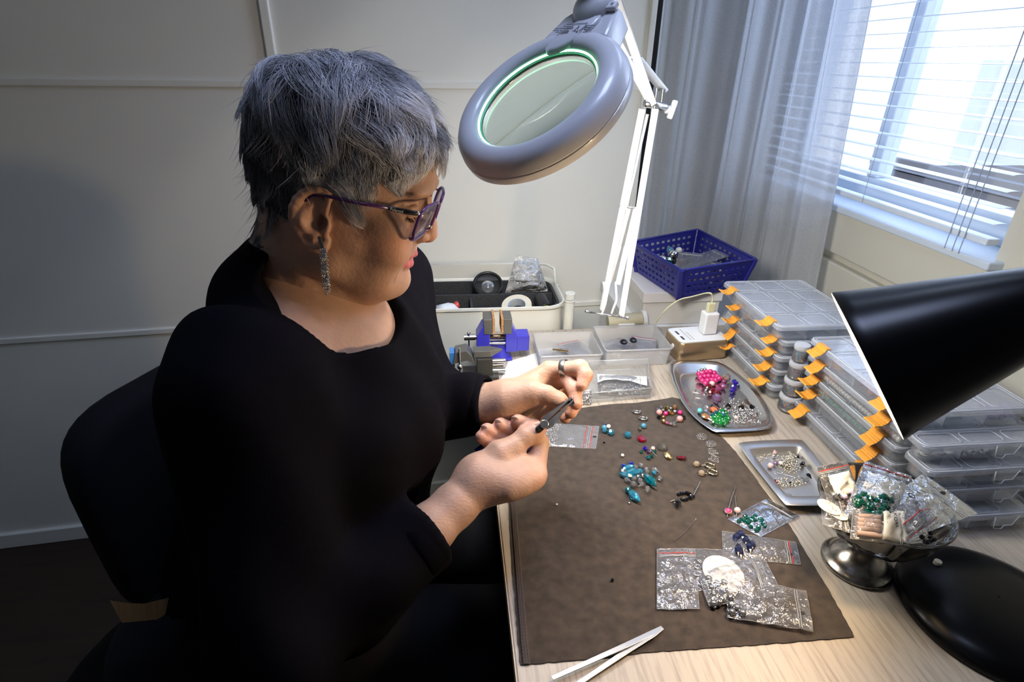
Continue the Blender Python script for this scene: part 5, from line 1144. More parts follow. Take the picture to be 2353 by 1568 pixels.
tag(b.build('basket_fill', mat('mixed_beads', (.35,.26,.16), .3, noise=(70,.9)), smooth=180), 'mixed small findings filling the bottom of the blue basket', 'beads', kind='stuff')
# ================================================================ ORGANISER BOXES
M_lid = clear('organiser_lid', tint=(.98,.99,1.), milk=.27, milkcol=(.93,.95,1.), gloss=.40, rough=.10)
M_pp = clear('organiser_clear', tint=(.98,.99,1.), milk=.13, milkcol=(.93,.95,1.), gloss=.25, rough=.12)
M_ppl = clear('organiser_rib', tint=(.97,.98,1.), milk=.60, milkcol=(.92,.95,1.), gloss=.45, rough=.14)
M_or = mat('latch_orange', (.83, .36, .045), .42)
def organiser(label, x0, y0, z0, w_, d_, nx, ny, h=.0308, latch='orange', lat=(.22,.78), openl=(.4,.4), seed=0, rot=0.):
    """tray with dividers, ribbed lid and snap latches; local x = short side, y = long side"""
    t = thing('bead_organiser', label, 'organiser', (x0, y0, z0), rotz=rot)
    R = lambda z, g, r=.010: rr(-g, -g, w_+g, d_+g, r, z, 3)
    hb = h - .008; b = MB()
    b.loft([R(.0010,-.006), R(.003,-.004), R(hb,-.002), R(hb,-.0035), R(.0045,-.0055), R(.0042,-.010)], cap=True); b.build('tray', M_pp, t, smooth=40, local=True)
    b = MB()
    for i in range(1, nx): b.box((w_*i/nx, d_/2, hb*.52), (.0011, d_-.010, hb*.86))
    b.build('divider', M_ppl, t, local=True)
    b = MB()
    for j in range(1, ny): b.box((w_/2, d_*j/ny, hb*.52), (w_-.010, .0011, hb*.86))
    b.build('divider', M_ppl, t, local=True)
    b = MB(); b.loft([R(hb+.0002,.0010), R(hb+.0002,.0022), R(h-.002,.0022), R(h,.0004), R(h,-.004), R(h-.0016,-.005)], cap=True); lid_ = b.build('lid', M_lid, t, smooth=40, local=True)
    b = MB(); rimp = [Vector(p) for p in R(h-.0004,.0004)]; b.tube(rimp + [rimp[0]], .0011, 6, cap=False); b.build('lid_rim', M_ppl, lid_, smooth=180, local=True)
    b = MB()
    for i in range(nx):
        for j in range(ny):
            a = rr(w_*i/nx+.005, d_*j/ny+.005, w_*(i+1)/nx-.005, d_*(j+1)/ny-.005, .005, h-.0004, 2); a = [Vector(p) for p in a]; b.tube(a + [a[0]], .0007, 4, cap=False)
    b.build('lid_ribs', M_ppl, lid_, smooth=180, local=True)
    if latch == 'orange':
        for k, f in enumerate(lat):
            yy = d_*f; ang = openl[k]; b = MB(); n = 7; prof = []
            for i in range(n):
                s = i/(n-1); L = .024*s; a = .15 + 1.15*s*ang; prof.append((-.0035 - L*math.sin(a) , h + .0015 - L*math.cos(a)*.9 + .0006*(i%2)))
            top_ = [(.004, h+.0008), (-.002, h+.0014)] + prof
            b.loft([[(x, yy-.0125, z), (x+.0012, yy-.0125, z+.0016), (x+.0012, yy+.0125, z+.0016), (x, yy+.0125, z)] for x, z in top_]); lch = b.build('latch', M_or, lid_, local=True)
            b = MB()
            for q in (.45, .6, .75): 
                i = 2 + int(q*(n-1)); x, z = top_[min(i, len(top_)-1)]; b.tube([(x-.0004, yy-.0125, z+.0012), (x-.0004, yy+.0125, z+.0012)], .0007, 5)
            lch_r = b.build('latch_ridges', M_or, lid_, smooth=180, local=True)
    else:
        b = MB(); x = w_*.62; b.loft([[(x-.018, -.004, z), (x+.018, -.004, z), (x+.016, -.0055, z), (x-.016, -.0055, z)] for z in (h-.001, hb-.009)]); b.build('clear_latch', M_pp, lid_, local=True, bevel=.001)
        b = MB(); b.tube([(x-.018,-.006,h), (x-.016,-.008,hb-.010), (x-.004,-.008,hb-.012), (x-.002,-.008,hb-.006), (x+.010,-.008,hb-.006), (x+.018,-.006,h)], .0006, 5); b.build('latch_edge', M_ppl, lid_, smooth=180, local=True)
    return t
def fill(t, boxes, label, mname, r, kind='round', n=40, seed=0, flat=False):
    """beads lying in compartments of an organiser: too many and too veiled to count, so one object per compartment run"""
    rnd = random.Random(seed); me = beadmesh(kind, mname); src = facet_mesh(kind); b = MB(); M0 = t.matrix_basis
    for (x0, y0, x1, y1, z0, z1) in boxes:
        for i in range(n):
            c = Vector((rnd.uniform(x0+r, x1-r), rnd.uniform(y0+r, y1-r), rnd.uniform(z0+r, max(z0+r, z1-r)))); R = Matrix.Rotation(rnd.uniform(0,6), 3, 'X') @ Matrix.Rotation(rnd.uniform(0,6), 3, 'Z')
            o = len(b.v); b.v += [tuple(M0 @ (c + R @ Vector(v) * r)) for v in src.v]; b.f += [tuple(i_ + o for i_ in f) for f in src.f]
    o = b.build('loose_beads', BEADM[mname], smooth=180 if kind == 'round' else None); tag(o, label, 'beads', kind='stuff'); return o
hs = .0312
AX, AY = .592, .868
OA = []
la = ('bottom of the left organiser stack, with flat open orange latches', 'second from the bottom in the left organiser stack', 'middle box of the left organiser stack', 'second from the top in the left organiser stack, holding amber beads', 'topmost box of the left organiser stack, next to the blue basket')
for i in range(5):
    OA.append(organiser('clear bead organiser, ' + la[i], AX + (-.012 if i == 4 else .004*(i%2)), AY + (.0, .004, .0, .002, .004)[i], DZ + .0006 + hs*i, .178, .222 if i < 4 else .232, 3, 4, lat=(.13,.80), openl=((1.0,1.15),(.9,.4),(1.1,1.1),(.7,.9),(.95,1.0))[i]))
BX, BY = .618, .594
OB = []
lb = ('bottom of the middle organiser stack, part hidden by the square tray', 'second from the bottom in the middle organiser stack, with dark compartments', 'holding rows of green pearls in the middle stack', 'holding rows of white pearls in the middle stack', 'on top of the middle organiser stack, holding coral and lilac beads')
for i in range(5):
    OB.append(organiser('clear bead organiser, ' + lb[i], BX + (-.006, .004, 0, -.002, -.006)[i], BY + (.0, .002, .0, -.004, -.004)[i], DZ + .0006 + hs*i, .190, .236, 3, 4, lat=(.16,.84), openl=((.5,.6),(.5,1.1),(.5,.9),(.8,.6),(.6,.6))[i]))
OC = []
lc = ('at the desk under the front boxes, holding navy beads in front', 'second up of the front right stack with a clear hooked latch', 'third up of the front right stack, holding teal and black beads', 'topmost of the short front right stack, holding white discs')
for i in range(4):
    w_ = (.140, .150, .176, .190)[i]; y_ = (.520, .538, .541, .556)[i]
    OC.append(organiser('clear bead organiser, ' + lc[i], (.655, .652, .626, .620)[i], y_, DZ + .0006 + hs*i, w_, .588 - y_, 3, 1, latch='clear'))
# front compartments filled as in the photograph
def comp(t, w_, d_, nx, ny, i, j, z0=.004, z1=.020): return (w_*i/nx+.004, d_*j/ny+.006, w_*(i+1)/nx-.004, d_*(j+1)/ny-.004, z0, z1)
fill(OA[3], [comp(0,.178,.222,3,4,0,j) for j in (1,2)], 'amber seed beads in the left stack of organisers', 'bronze', .0026, n=60, seed=1)
fill(OA[4], [comp(0,.178,.222,3,4,0,3)], 'clear faceted beads in the top left organiser', 'clear', .0028, 'facet', n=22, seed=2)
fill(OA[1], [comp(0,.178,.222,3,4,0,j) for j in (0,)], 'silver seed beads low in the left organiser stack', 'silver', .0020, n=26, seed=3)
fill(OA[2], [comp(0,.178,.222,3,4,0,j) for j in (3,)], 'violet beads in the middle of the left organiser stack', 'plum', .004, n=14, seed=31)
fill(OB[4], [(.006,.03,.055,.13,.004,.014)], 'coral red beads in the middle stack top organiser', 'rose', .0065, n=16, seed=4)
fill(OB[4], [(.004,.004,.05,.03,.004,.014)], 'lilac stones in the middle stack top organiser', 'lilac', .0065, 'facet', n=8, seed=5)
def rows(t, y0, y1, nrow, r, mname, label, zs):
    src = facet_mesh('round'); b = MB(); M0 = t.matrix_basis
    for k in range(nrow):
        n = int((y1-y0)/(2.05*r))
        for i in range(n):
            c = M0 @ Vector((.0085 + k*2.3*r, y0 + (i+.5)*2.05*r, zs[k % len(zs)])); o = len(b.v); b.v += [tuple(c + Vector(v)*r) for v in src.v]; b.f += [tuple(q+o for q in f) for f in src.f]
    tag(b.build('pearl_rows', BEADM[mname], smooth=180), label, 'beads', kind='stuff')
rows(OB[3], .010, .226, 5, .0034, 'pearl', 'strings of white pearls laid in rows in an organiser', (.008, .016, .010))
BEADM['greenpearl'] = pearl('greenpearl', (.02,.30,.26)); rows(OB[2], .040, .226, 5, .0030, 'greenpearl', 'strings of sea-green pearls laid in rows in an organiser', (.008, .014, .010))
fill(OB[1], [(.01,.13,.05,.2,.004,.008)], 'dark grey beads in the middle stack of organisers', 'navy', .004, n=14, seed=8)
wc_ = .190/3
fill(OB[4], [(.006+wc_*0,.006,wc_*.9,.03,.004,.018)], 'dark blue tumbled stones behind clear plastic', 'navy', .0080, 'facet', n=3, seed=9)
fill(OB[4], [(wc_*1.02,.006,wc_*1.6,.028,.004,.016)], 'turquoise faceted stones behind clear plastic', 'aqua', .0042, 'facet', n=12, seed=10)
fill(OB[4], [(wc_*2.05,.006,wc_*2.95,.04,.004,.020)], 'pale pink chips behind clear plastic at the right', 'lilac', .0045, 'facet', n=36, seed=11)
fill(OC[3], [(.006,.005,wc_*.95,.016,.004,.018)], 'white discs and pearls behind clear plastic', 'pearl', .0062, 'disc', n=14, seed=12)
fill(OC[3], [(wc_*1.05,.005,wc_*1.95,.03,.004,.016)], 'cream seed beads behind clear plastic', 'pearl', .0022, n=130, seed=13)
fill(OC[2], [(.006,.006,wc_*.95,.03,.004,.018)], 'teal chips behind clear plastic in the front stack', 'teal', .005, 'facet', n=22, seed=14)
fill(OC[2], [(wc_*1.05,.006,wc_*1.95,.03,.004,.012)], 'large black beads behind clear plastic', 'black', .0085, n=4, seed=15)
fill(OC[2], [(wc_*2.1,.006,wc_*2.95,.02,.004,.014)], 'small navy balls behind clear plastic at the right', 'navy', .0040, n=10, seed=16)
fill(OC[0], [(.006,.006,.046,.03,.004,.018)], 'navy beads in the lowest front organiser, left compartment', 'navy', .0042, n=26, seed=17)
fill(OC[0], [(.054,.006,.096,.03,.004,.016)], 'navy beads in the lowest front organiser, middle compartment', 'navy', .0040, n=18, seed=18)
# screw-top jars between the stacks
M_jar = clear('jar_clear', milk=.14, gloss=.9, rough=.08, milkcol=(.8,.82,.86))
JL = (('bottom jar of the clear screw-top stack, with multicoloured beads', 'orange', .0036), ('second jar up the clear screw-top stack, with steel pins', 'pyrite', .0020), ('third jar up the clear screw-top stack, with purple beads', 'plum', .0034), ('topmost jar of the clear screw-top stack', 'steel', .0022))
jp = pz(1822, 950)
for k, (lb_, mname, r) in enumerate(JL):
    z0 = DZ + .0008 + .0345*k; R_ = .0195 - .0022*k; x_, y_ = jp[0] - .004 - .0015*k, jp[1] + .012
    t = thing('bead_jar', lb_, 'jar', (x_, y_, z0), group='screw-top jars between the organiser stacks')
    b = MB(); b.lathe([(R_*.8,.0005),(R_*.97,.003),(R_,.008),(R_*.96,.022),(R_*.86,.026),(R_*.82,.026),(R_*.90,.021),(R_*.93,.008),(R_*.85,.003),(1e-4,.002)], (x_,y_,z0), n=28); b.build('jar_body', M_jar, t, smooth=50)
    b = MB(); b.lathe([(R_*.98,.024),(R_*1.04,.026),(R_*1.04,.031),(R_*.98,.0335),(R_*.7,.034),(1e-4,.0335)], (x_,y_,z0), n=28); b.build('screw_lid', M_ppl, t, smooth=50)
    b = MB(); rnd = random.Random(k)
    cols = ('orange','navy','turq') if k == 0 else (mname,)
    for ci, cn in enumerate(cols):
        b = MB()
        for i in range(46 // len(cols) if k != 1 else 60):
            a = rnd.uniform(0, 6.28); q = math.sqrt(rnd.random())*(R_*.86 - r); c = Vector((x_ + q*math.cos(a), y_ + q*math.sin(a), z0 + .003 + r + rnd.random()*.012))
            if k == 1: b.tube([c, c + Vector((rnd.uniform(-.003,.003), rnd.uniform(-.003,.003), .010))], .0005, 4)
            else: b.ball(c, r, 8)
        o = b.build('jar_contents', BEADM[cn], t, smooth=180); o['kind'] = 'stuff'
# ================================================================ STEEL TRAYS
M_ss = mat('stainless', (.78, .77, .75), .24, metal=1, bump=(35,.12,.002)); M_ss2 = mat('stainless_satin', (.72,.71,.69), .38, metal=1)
def smooth_poly(P, it=2):
    for _ in range(it):
        o = []
        for i in range(len(P)):
            a, c = P[i], P[(i+1)%len(P)]; o += [a*.75 + c*.25, a*.25 + c*.75]
        P = o
    return P
def steeltray(label, poly, zr, width=.010, depth=None, inw=.006, it=2, m=M_ss):
    P = smooth_poly([np.array(pz(*p, zr))[:2] for p in poly], it); P = np.array(P); c = P.mean(0); t = thing('steel_tray', label, 'tray', (*c, DZ))
    nrm = []
    for i in range(len(P)):
        tt = P[(i+1)%len(P)] - P[i-1]; tt /= np.linalg.norm(tt); nn_ = np.array([-tt[1], tt[0]]); nrm.append(nn_ if nn_ @ (c - P[i]) > 0 else -nn_)
    nrm = np.array(nrm); mr_ = np.linalg.norm(P - c, axis=1).min(); L = lambda g, z: [(*(c + (P[i] - c)*(1 - g/mr_)), z) for i in range(len(P))]
    b = MB(); b.loft([L(.0006,zr-.0022), L(0,zr-.001), L(.0008,zr), L(width,zr+.0002), L(width+inw*.3,zr-.0012), L(width+inw,DZ+.0022), L(width+inw+.003,DZ+.0016)], cap=False)
    q = L(width+inw+.003, DZ+.0016); b.add(q, [tuple(range(len(q)))]); b.add(L(width+inw+.003, DZ+.0006), [tuple(range(len(q)-1,-1,-1))]); b.loft([L(.0006,zr-.0022), L(width*.9,zr-.0014), L(width+inw-.001,DZ+.0010), L(width+inw+.003,DZ+.0006)], cap=False)
    b.build('tray_pan', m, t, smooth=50); return t
T1 = steeltray('pointed oval stainless tray heaped with bright beads', [(1535,840),(1551,827),(1639,828),(1668,838),(1714,872),(1748,907),(1774,955),(1779,975),(1764,988),(1650,994),(1632,986),(1602,966),(1573,934),(1548,886)], DZ+.014, width=.006, inw=.012, it=1)
T2 = steeltray('square-cornered stainless tray with crystals, beside the glass bowl', [(1694,1022),(1702,1014),(1836,1008),(1850,1014),(1952,1150),(1946,1160),(1812,1162),(1800,1155)], DZ+.017, width=.013, inw=.0045, it=2, m=M_ss2)
TZ = DZ + .0022
# ================================================================ GLASS FOOTED BOWL
bx_, by_ = pz(1967, 1296)[:2]; 
bo = thing('footed_bowl', 'scalloped glass bowl on a tarnished metal foot, full of zip bags', 'bowl', (bx_, by_, DZ))
M_tarn = mat('tarnished_silver', (.34,.31,.27), .24, metal=1, noise=(60,.7), coat=.3)
b = MB(); b.lathe([(.040,.0004),(.0425,.002),(.0425,.005),(.0395,.0075),(.036,.009),(.034,.013),(.026,.0215),(.015,.027),(.011,.031),(.013,.034)], (bx_,by_,DZ), n=48); b.build('foot', M_tarn, bo, smooth=60)
M_gls = clear('bowl_glass', tint=(.93,.92,.88), milk=.05, milkcol=(.8,.78,.7), gloss=1.0, rough=.05)
SCN = 22
wobf = lambda u, z: 1 + (.035 * (abs(math.sin(u*math.pi*SCN)) - .5)) * min(1, max(0, (z-.036)/.02))
bx2, by2 = bx_ + .012, by_ + .006
b = MB(); b.lathe([(1e-3,.034),(.014,.034),(.034,.040),(.052,.052),(.062,.068),(.069,.086),(.073,.099),(.0725,.101),(.069,.100),(.065,.087),(.058,.070),(.048,.056),(.030,.0445),(1e-3,.040)], (bx2,by2,DZ), n=SCN*6, sx=1.0, sy=1.0, wob=wobf); b.build('glass_bowl', M_gls, bo, smooth=60)
b = MB(); b.torus((bx2,by2,DZ+.0985), .0735, .0020, (0,0,1), SCN*6, 6); b.build('beaded_rim', M_gls, bo, smooth=180)
g_ = dp(2128, 1252, .66); b = MB()
for i in range(26): b.ball(Vector(g_) + Vector((random.uniform(-.010,.010)*(1-i/30), random.uniform(-.006,.006), .012 - .0011*i)), .0030, 8)
tag(b.build('black_pendant', BEADM['black'], smooth=180), 'black beaded pendant hanging over the right side of the bowl', 'pendant')
def lettered(S, nrm, parent, u0, u1, v0, v1, s, size, du=(1,0), paper=True, name='paper_label', off=.0016):
    n = 8; vs = [S(u0+(u1-u0)*i/n, v0+(v1-v0)*j/n, 1) + nrm*(off*.5) for i in range(n+1) for j in range(n+1)]; b = MB(); b.add(vs, [(i*(n+1)+j,(i+1)*(n+1)+j,(i+1)*(n+1)+j+1,i*(n+1)+j+1) for i in range(n) for j in range(n)])
    if paper: b.build(name, M_paper, parent, smooth=180, solid=.0003)
    c = S((u0+u1)/2, (v0+v1)/2, 1) + nrm*off
    e = (S((u0+u1)/2 + .1*du[0], (v0+v1)/2 + .1*du[1], 1) - S((u0+u1)/2, (v0+v1)/2, 1)).normalized(); f = nrm.cross(e)
    text(s, 'lettering', M_prt, parent, Matrix(((e.x,f.x,nrm.x,c.x),(e.y,f.y,nrm.y,c.y),(e.z,f.z,nrm.z,c.z),(0,0,0,1))), size)
BZT = DZ + .100
def bp(x, y, z): return Vector(pz(x, y, z))
# bags in the bowl: (corners on rising planes)
t, S, nr_ = bag('zip bag with a web address label at the left of the glass bowl', [bp(1912,1180,BZT-.010), bp(1985,1165,BZT-.010), bp(1945,1058,BZT+.030), bp(1876,1075,BZT+.030)], 0, rise=.008, seed=41, red=(.90,), crumple=.004)
lettered(S, nr_, t, .30, .78, .18, .88, 'WWW.KORUJAOSA.FI', .0062, du=(.15,1))
for i in range(16): u, v = random.uniform(.06,.36), random.uniform(.15,.9); beadobj(S(u,v,1) + nr_*.001, .0038, 'facet', random.choice(('lilac','clear','silver')), name='bead', parent=t)
t, S, nr_ = bag('zip bag of emerald faceted beads in the middle of the glass bowl', [bp(1935,1190,BZT+.002), bp(2040,1215,BZT+.002), bp(2092,1100,BZT+.022), bp(1985,1066,BZT+.024)], .004, rise=.009, seed=42, red=(.95,), crumple=.003)
b = MB(); lettered(S, nr_, t, .42, .80, .12, .80, '', .004) if False else None
n = 6; b.add([S(.40+.40*i/n, .15+.70*j/n, -1) + nr_*.002 for i in range(n+1) for j in range(n+1)], [(i*(n+1)+j,(i+1)*(n+1)+j,(i+1)*(n+1)+j+1,i*(n+1)+j+1) for i in range(n) for j in range(n)]); b.build('paper_label', M_paper, t, smooth=180, solid=.0003)
for i in range(34): u, v = random.uniform(.10,.42), random.uniform(.12,.88); beadobj(S(u,v,-1).lerp(S(u,v,1), random.uniform(.3,.8)) + nr_*.001, .0046, 'facet', 'emerald', name='bead', parent=t)
t, S, nr_ = bag('zip bag of pale pink tubes with a web address label, front of the glass bowl', [bp(1950,1245,BZT-.004), bp(1955,1180,BZT+.004), bp(2075,1180,BZT+.006), bp(2085,1262,BZT-.004)], .006, rise=.010, seed=43, red=(), crumple=.004)
lettered(S, nr_, t, .52, .98, .04, .96, 'WWW.KORUJAOSA.FI', .0066, du=(.25,-1))
for i in range(5): b = MB(); A = S(.08, .16+.14*i, -1) + nr_*.002; B_ = S(.50, .14+.14*i, -1) + nr_*.002; b.tube([A, B_], .0036, 12); b.build('pink_tube', mat('tube_beige', (.40,.29,.26), .4), t, smooth=60)
t, S, nr_ = bag('crumpled zip bag with a thick red line at the right of the bowl', [bp(2045,1180,BZT), bp(2110,1150,BZT+.004), bp(2150,1210,BZT), bp(2080,1262,BZT-.004)], .008, rise=.008, seed=44, red=(.55,.9), crumple=.006)
t, S, nr_ = bag('large clear zip bag with handwriting leaning out of the bowl over the boxes', [bp(2010,1170,BZT), bp(2060,1250,BZT-.002), bp(2246,1182,.835), bp(2120,1090,.850)], .001, rise=.006, seed=45, red=(), crumple=.003, film=M_bag, hole=(.93,.45))
lettered(S, nr_, t, .30, .62, .05, .95, 'Bitwo', .017, du=(.10,-1), paper=False)
t, S, nr_ = bag('zip bag of white round labels at the left wall of the bowl', [bp(1890,1210,BZT-.006), bp(1885,1130,BZT-.004), bp(1935,1160,BZT+.002), bp(1955,1230,BZT-.004)], .003, rise=.006, seed=46, red=(), crumple=.004)
for c_, rr_ in (((.3,.5),.016), ((.62,.45),.014)): b = MB(); b.lathe([(1e-4,0),(rr_,0),(rr_,.0006),(1e-4,.0006)], S(*c_,1) - nr_*.001, nr_ + Vector((.25,.1,0)), 28, sx=.7); b.build('white_shell', M_paper, t, smooth=40)
# ================================================================ BLACK DESK LAMP
M_blk = mat('black_enamel', (.0015,.0015,.002), .28, coat=.0, spec=.22)
Lc = pz(2245, 1398); lt = thing('desk_lamp', 'black enamel desk lamp with a round base and cone shade', 'lamp', (Lc[0]+.005, Lc[1]-.012, DZ))
lcx, lcy = Lc[0]+.006, Lc[1]-.010
b = MB(); b.lathe([(.094,.0005),(.0985,.004),(.0985,.008),(.094,.0145),(.080,.0215),(.055,.0275),(.030,.0305),(1e-3,.031)], (lcx,lcy,DZ), n=72); b.build('base', M_blk, lt, smooth=60)
sw = pz(2150, 1303, DZ+.020); b = MB(); b.tube([(sw[0],sw[1],DZ+.014),(sw[0],sw[1],DZ+.030)], [.0046,.0044], 16); b.build('switch_button', mat('ivory', (.72,.70,.62), .4), lt, smooth=40, bevel=.0006)
Sc, Sa = Vector(SHC), Vector(SHA)
b = MB(); ro = [(.0772,0),(.0775,.002),(.0740,.012),(.0640,.045),(.0525,.085),(.0410,.125),(.0300,.160),(.0190,.182),(.0140,.186)]
b.lathe(ro, Sc, Sa, 72); b.build('shade', M_blk, lt, smooth=50)
b = MB(); b.lathe([(.0772,0)] + [(r-.0016, z+.0012) for r, z in ro[1:]] , Sc, Sa, 72); b.build('shade_lining', mat('shade_white', (.85,.83,.78), .5), lt, smooth=50)
b = MB(); b.ball(Sc + Sa*.070, .020, 20); b.tube([Sc + Sa*.085, Sc + Sa*.130], [.014,.013], 16); b.build('bulb', mat('bulb_glow', (1,1,1), .5, emit=(1.,.80,.52), es=3), lt, smooth=180)
e_ = Sc + Sa*.186; b = MB(); b.tube([e_ - Sa*.004, e_ + Sa*.03], [.016,.016], 20); b.build('shade_cap', M_blk, lt, smooth=40)
bs_ = Vector((lcx+.062, lcy-.018, DZ+.026)); pth = [e_ + Sa*.025, e_ + Sa*.06 + Vector((0,0,.005)), Vector((max(e_.x, bs_.x)+.04, (e_.y+bs_.y)/2-.02, 1.06)), Vector((bs_.x+.035, bs_.y-.01, .93)), bs_ + Vector((.005,0,.03)), bs_]
sm = []
for i in range(len(pth)-1):
    for k in range(6):
        t_ = k/6; p0, p1, p2, p3 = pth[max(i-1,0)], pth[i], pth[i+1], pth[min(i+2,len(pth)-1)]; sm.append(.5*((2*p1)+(p2-p0)*t_+(2*p0-5*p1+4*p2-p3)*t_*t_+(3*p1-p0-3*p2+p3)*t_**3))
sm.append(pth[-1]); b = MB(); b.tube(sm, .0065, 12); b.build('gooseneck', M_blk, lt, smooth=180)
# ================================================================ BAGS ON THE MAT
t, S, nr_ = bag('zip bag of tiny silver beads lying beside the near hand', Q(((1228,1024),(1238,972),(1377,981),(1369,1032))), .0004, rise=.006, seed=51, red=(.80,.90), film=M_bag2, hole=(.95,.5), crumple=.0025)
b = MB()
for i in range(300): u, v = random.uniform(.02,.36), random.uniform(.06,.94); b.ball(S(u,v,-1).lerp(S(u,v,1), random.uniform(.2,.9)), .0011, 6)
o = b.build('seed_beads', BEADM['silver'], t, smooth=180); o['kind'] = 'stuff'
t, S, nr_ = bag('zip bag of teal faceted beads with handwriting, corner on the mat edge', Q(((1672,1195),(1748,1236),(1836,1188),(1762,1148))), .0012, rise=.006, seed=52, film=M_bag2, red=(), crumple=.0015, hole=(.93,.5))
for i in range(24): u, v = random.uniform(.05,.36), random.uniform(.30,.92)-.1; beadobj(S(u,v,-1).lerp(S(u,v,1), .5) + Vector((0,0,.001)), .0034, 'facet', 'emerald', name='bead', parent=t)
lettered(S, nr_, t, .60, .80, .1, .9, 'Donau', .0085, du=(-.15,1), paper=False); lettered(S, nr_, t, .46, .6, .1, .9, 'esil', .0085, du=(-.15,1), paper=False)
t, S, nr_ = bag('zip bag of navy beads lying below the teal bead bag', Q(((1662,1282),(1659,1222),(1828,1248),(1840,1300))), .0010, rise=.007, seed=53, red=(.90,), hole=(.88,.35))
for i in range(9): u, v = .05 + .33*random.random(), random.uniform(.12,.88); beadobj(S(u,v,-1).lerp(S(u,v,1), .5) + Vector((0,0,.001)), .0052, 'leafy', 'navy', name='bead', parent=t, rot=Matrix.Rotation(math.radians(random.uniform(50,80)),3,'Z') @ Matrix.Rotation(math.pi/2,3,'Y'))
t, S, nr_ = bag('clear zip bag with an oval white card at the middle of the heap', Q(((1592,1360),(1570,1262),(1746,1268),(1790,1352))), .0010, rise=.006, seed=54, red=(), crumple=.003)
b = MB(); oc = pz(1662, 1318, MT+.006); b.lathe([(1e-4,0),(.0245,0),(.0245,.0005),(1e-4,.0005)], oc, (0,0,1), 40, sx=1.0, sy=1.15); b.build('oval_card', M_paper, t, smooth=40)
b = MB(); 
for (x, y) in ((1602,1302),(1608,1290),(1601,1318)): b.torus(pz(x, y, MT+.004), .005, .0008, (random.random(),.3,1), 16, 5)
b.build('wire_rings', M_sil, t, smooth=180)
def filigree(p, r, parent, name='filigree_bead'):
    b = MB(); b.ball(p, r*.93, 12); b.build(name, mat('oxidised_core', (.16,.16,.17), .3, metal=.6), parent, smooth=180)
    b = MB(); R = Matrix.Rotation(random.uniform(0,3),3,'X') @ Matrix.Rotation(random.uniform(0,3),3,'Y'); p = Vector(p)
    for k in range(6):
        a = k*math.pi/3; ax_ = R @ Vector((math.cos(a), math.sin(a), .2)); b.torus(p + ax_*r*.70, r*.34, r*.16, ax_, 10, 4)
    for sgn in (-1, 1): b.torus(p + R @ Vector((0,0,sgn*r*.85)), r*.32, r*.17, R @ Vector((0,0,1)), 10, 4)
    b.build(name + '_scrollwork', BEADM['silver'], parent, smooth=180)
t, S, nr_ = bag('zip bag of silver filigree balls in the middle of the heap', Q(((1628,1400),(1600,1320),(1742,1285),(1778,1375))), .0045, rise=.010, seed=55, red=(), crumple=.004)
for (x, y) in ((1628,1331),(1634,1352),(1648,1343),(1640,1368),(1655,1356),(1663,1340),(1658,1378),(1640,1388),(1672,1360),(1652,1385)): filigree(pz(x, y, MT+.0065), .0049, t)
t, S, nr_ = bag('zip bag marked in red handwriting, lowest of the heap with silver balls', Q(((1670,1426),(1668,1330),(1850,1366),(1866,1458))), .0050, rise=.008, seed=56, red=(), hole=(.90,.38), crumple=.006)
for (x, y) in ((1679,1374),(1680,1391),(1682,1408),(1706,1410),(1694,1398)): filigree(pz(x, y, MT+.0075), .0050, t)
lettered(S, nr_, t, .62, .78, .1, .9, 'Silver', .013, du=(.05,-1), paper=False)
t, S, nr_ = bag('empty crinkled zip bag with a red line, leftmost of the heap', Q(((1606,1404),(1509,1404),(1509,1266),(1596,1266))), .0030, rise=.004, seed=57, red=(.92,), crumple=.0045)
b = MB(); b.tube([S(.93,.35,1)+nr_*.001, S(.985,.45,1)+nr_*.001, S(.93,.55,1)+nr_*.001, S(.93,.35,1)+nr_*.001], .0003, 4); b.build('triangle_mark', M_zip, t)
# ================================================================ LOOSE BEADS ON THE MAT
G1 = 'loose beads beside the silver bead bag'
for x, y, r, k, m_, l in ((1388,985,6.5,'round','steel','dark blue round bead nearest the silver bead bag'),(1389,977,3.5,'round','navy','small navy bead at the top of the blue cluster'),(1398,982,5,'round','pearl','white pearl in the blue bead cluster by the bag'),(1389,992,6,'facet','aqua','aqua bead in the middle of the cluster by the bag'),(1403,996,8,'facet','aqua','largest aqua faceted bead by the silver bead bag'),(1388,1018,2.6,'facet','black','tiny black bead below the silver bead bag')): bead(x, y, r, k, m_, l, G1 if r > 3 else None)
bead(1442,1002,8,'facet','aqua','single pale aqua faceted bead left of the red stone')
bead(1474,1006,11,'disc','red','dark red faceted stone below the teal ball'); bead(1478,981,6.5,'round','steel','teal ball below the two steel hoops'); bead(1469,988,4.5,'facet','pyrite','small grey bead beside the teal ball')
bead(1430,1048,4,'round','pearl','tiny cream pearl above the blue bead heap')
for i, (x, y, m_, l) in enumerate(((1520,1026,'pyrite','upper of two mirrored grey faceted stones'),(1536,1046,'gold','gold and grey mirrored stone left of the lower red stone'),(1565,1049,'red','red faceted stone right of the gold mirrored stone'))): bead(x, y, 11.5, 'disc', m_, l)
for x, y, r, k, m_, l in ((1482,1033,6.5,'bicone','violet','bright violet bead in the dark mixed cluster'),(1473,1040,4.5,'bicone','emerald','leftmost green bead of the dark mixed cluster'),(1500,1032,4.5,'facet','palepink','pale pink bead in the dark mixed cluster'),(1504,1039,4.5,'bicone','emerald','rightmost green bead of the dark mixed cluster'),(1489,1041,4,'facet','purple','purple bead in the middle of the dark mixed cluster'),(1489,1054,5.5,'bicone','teal','teal bead at the bottom of the dark mixed cluster'),(1497,1050,5,'bicone','emerald','dark green bead beside the lowest teal one')): bead(x, y, r, k, m_, l, 'mixed dark beads on the mat')
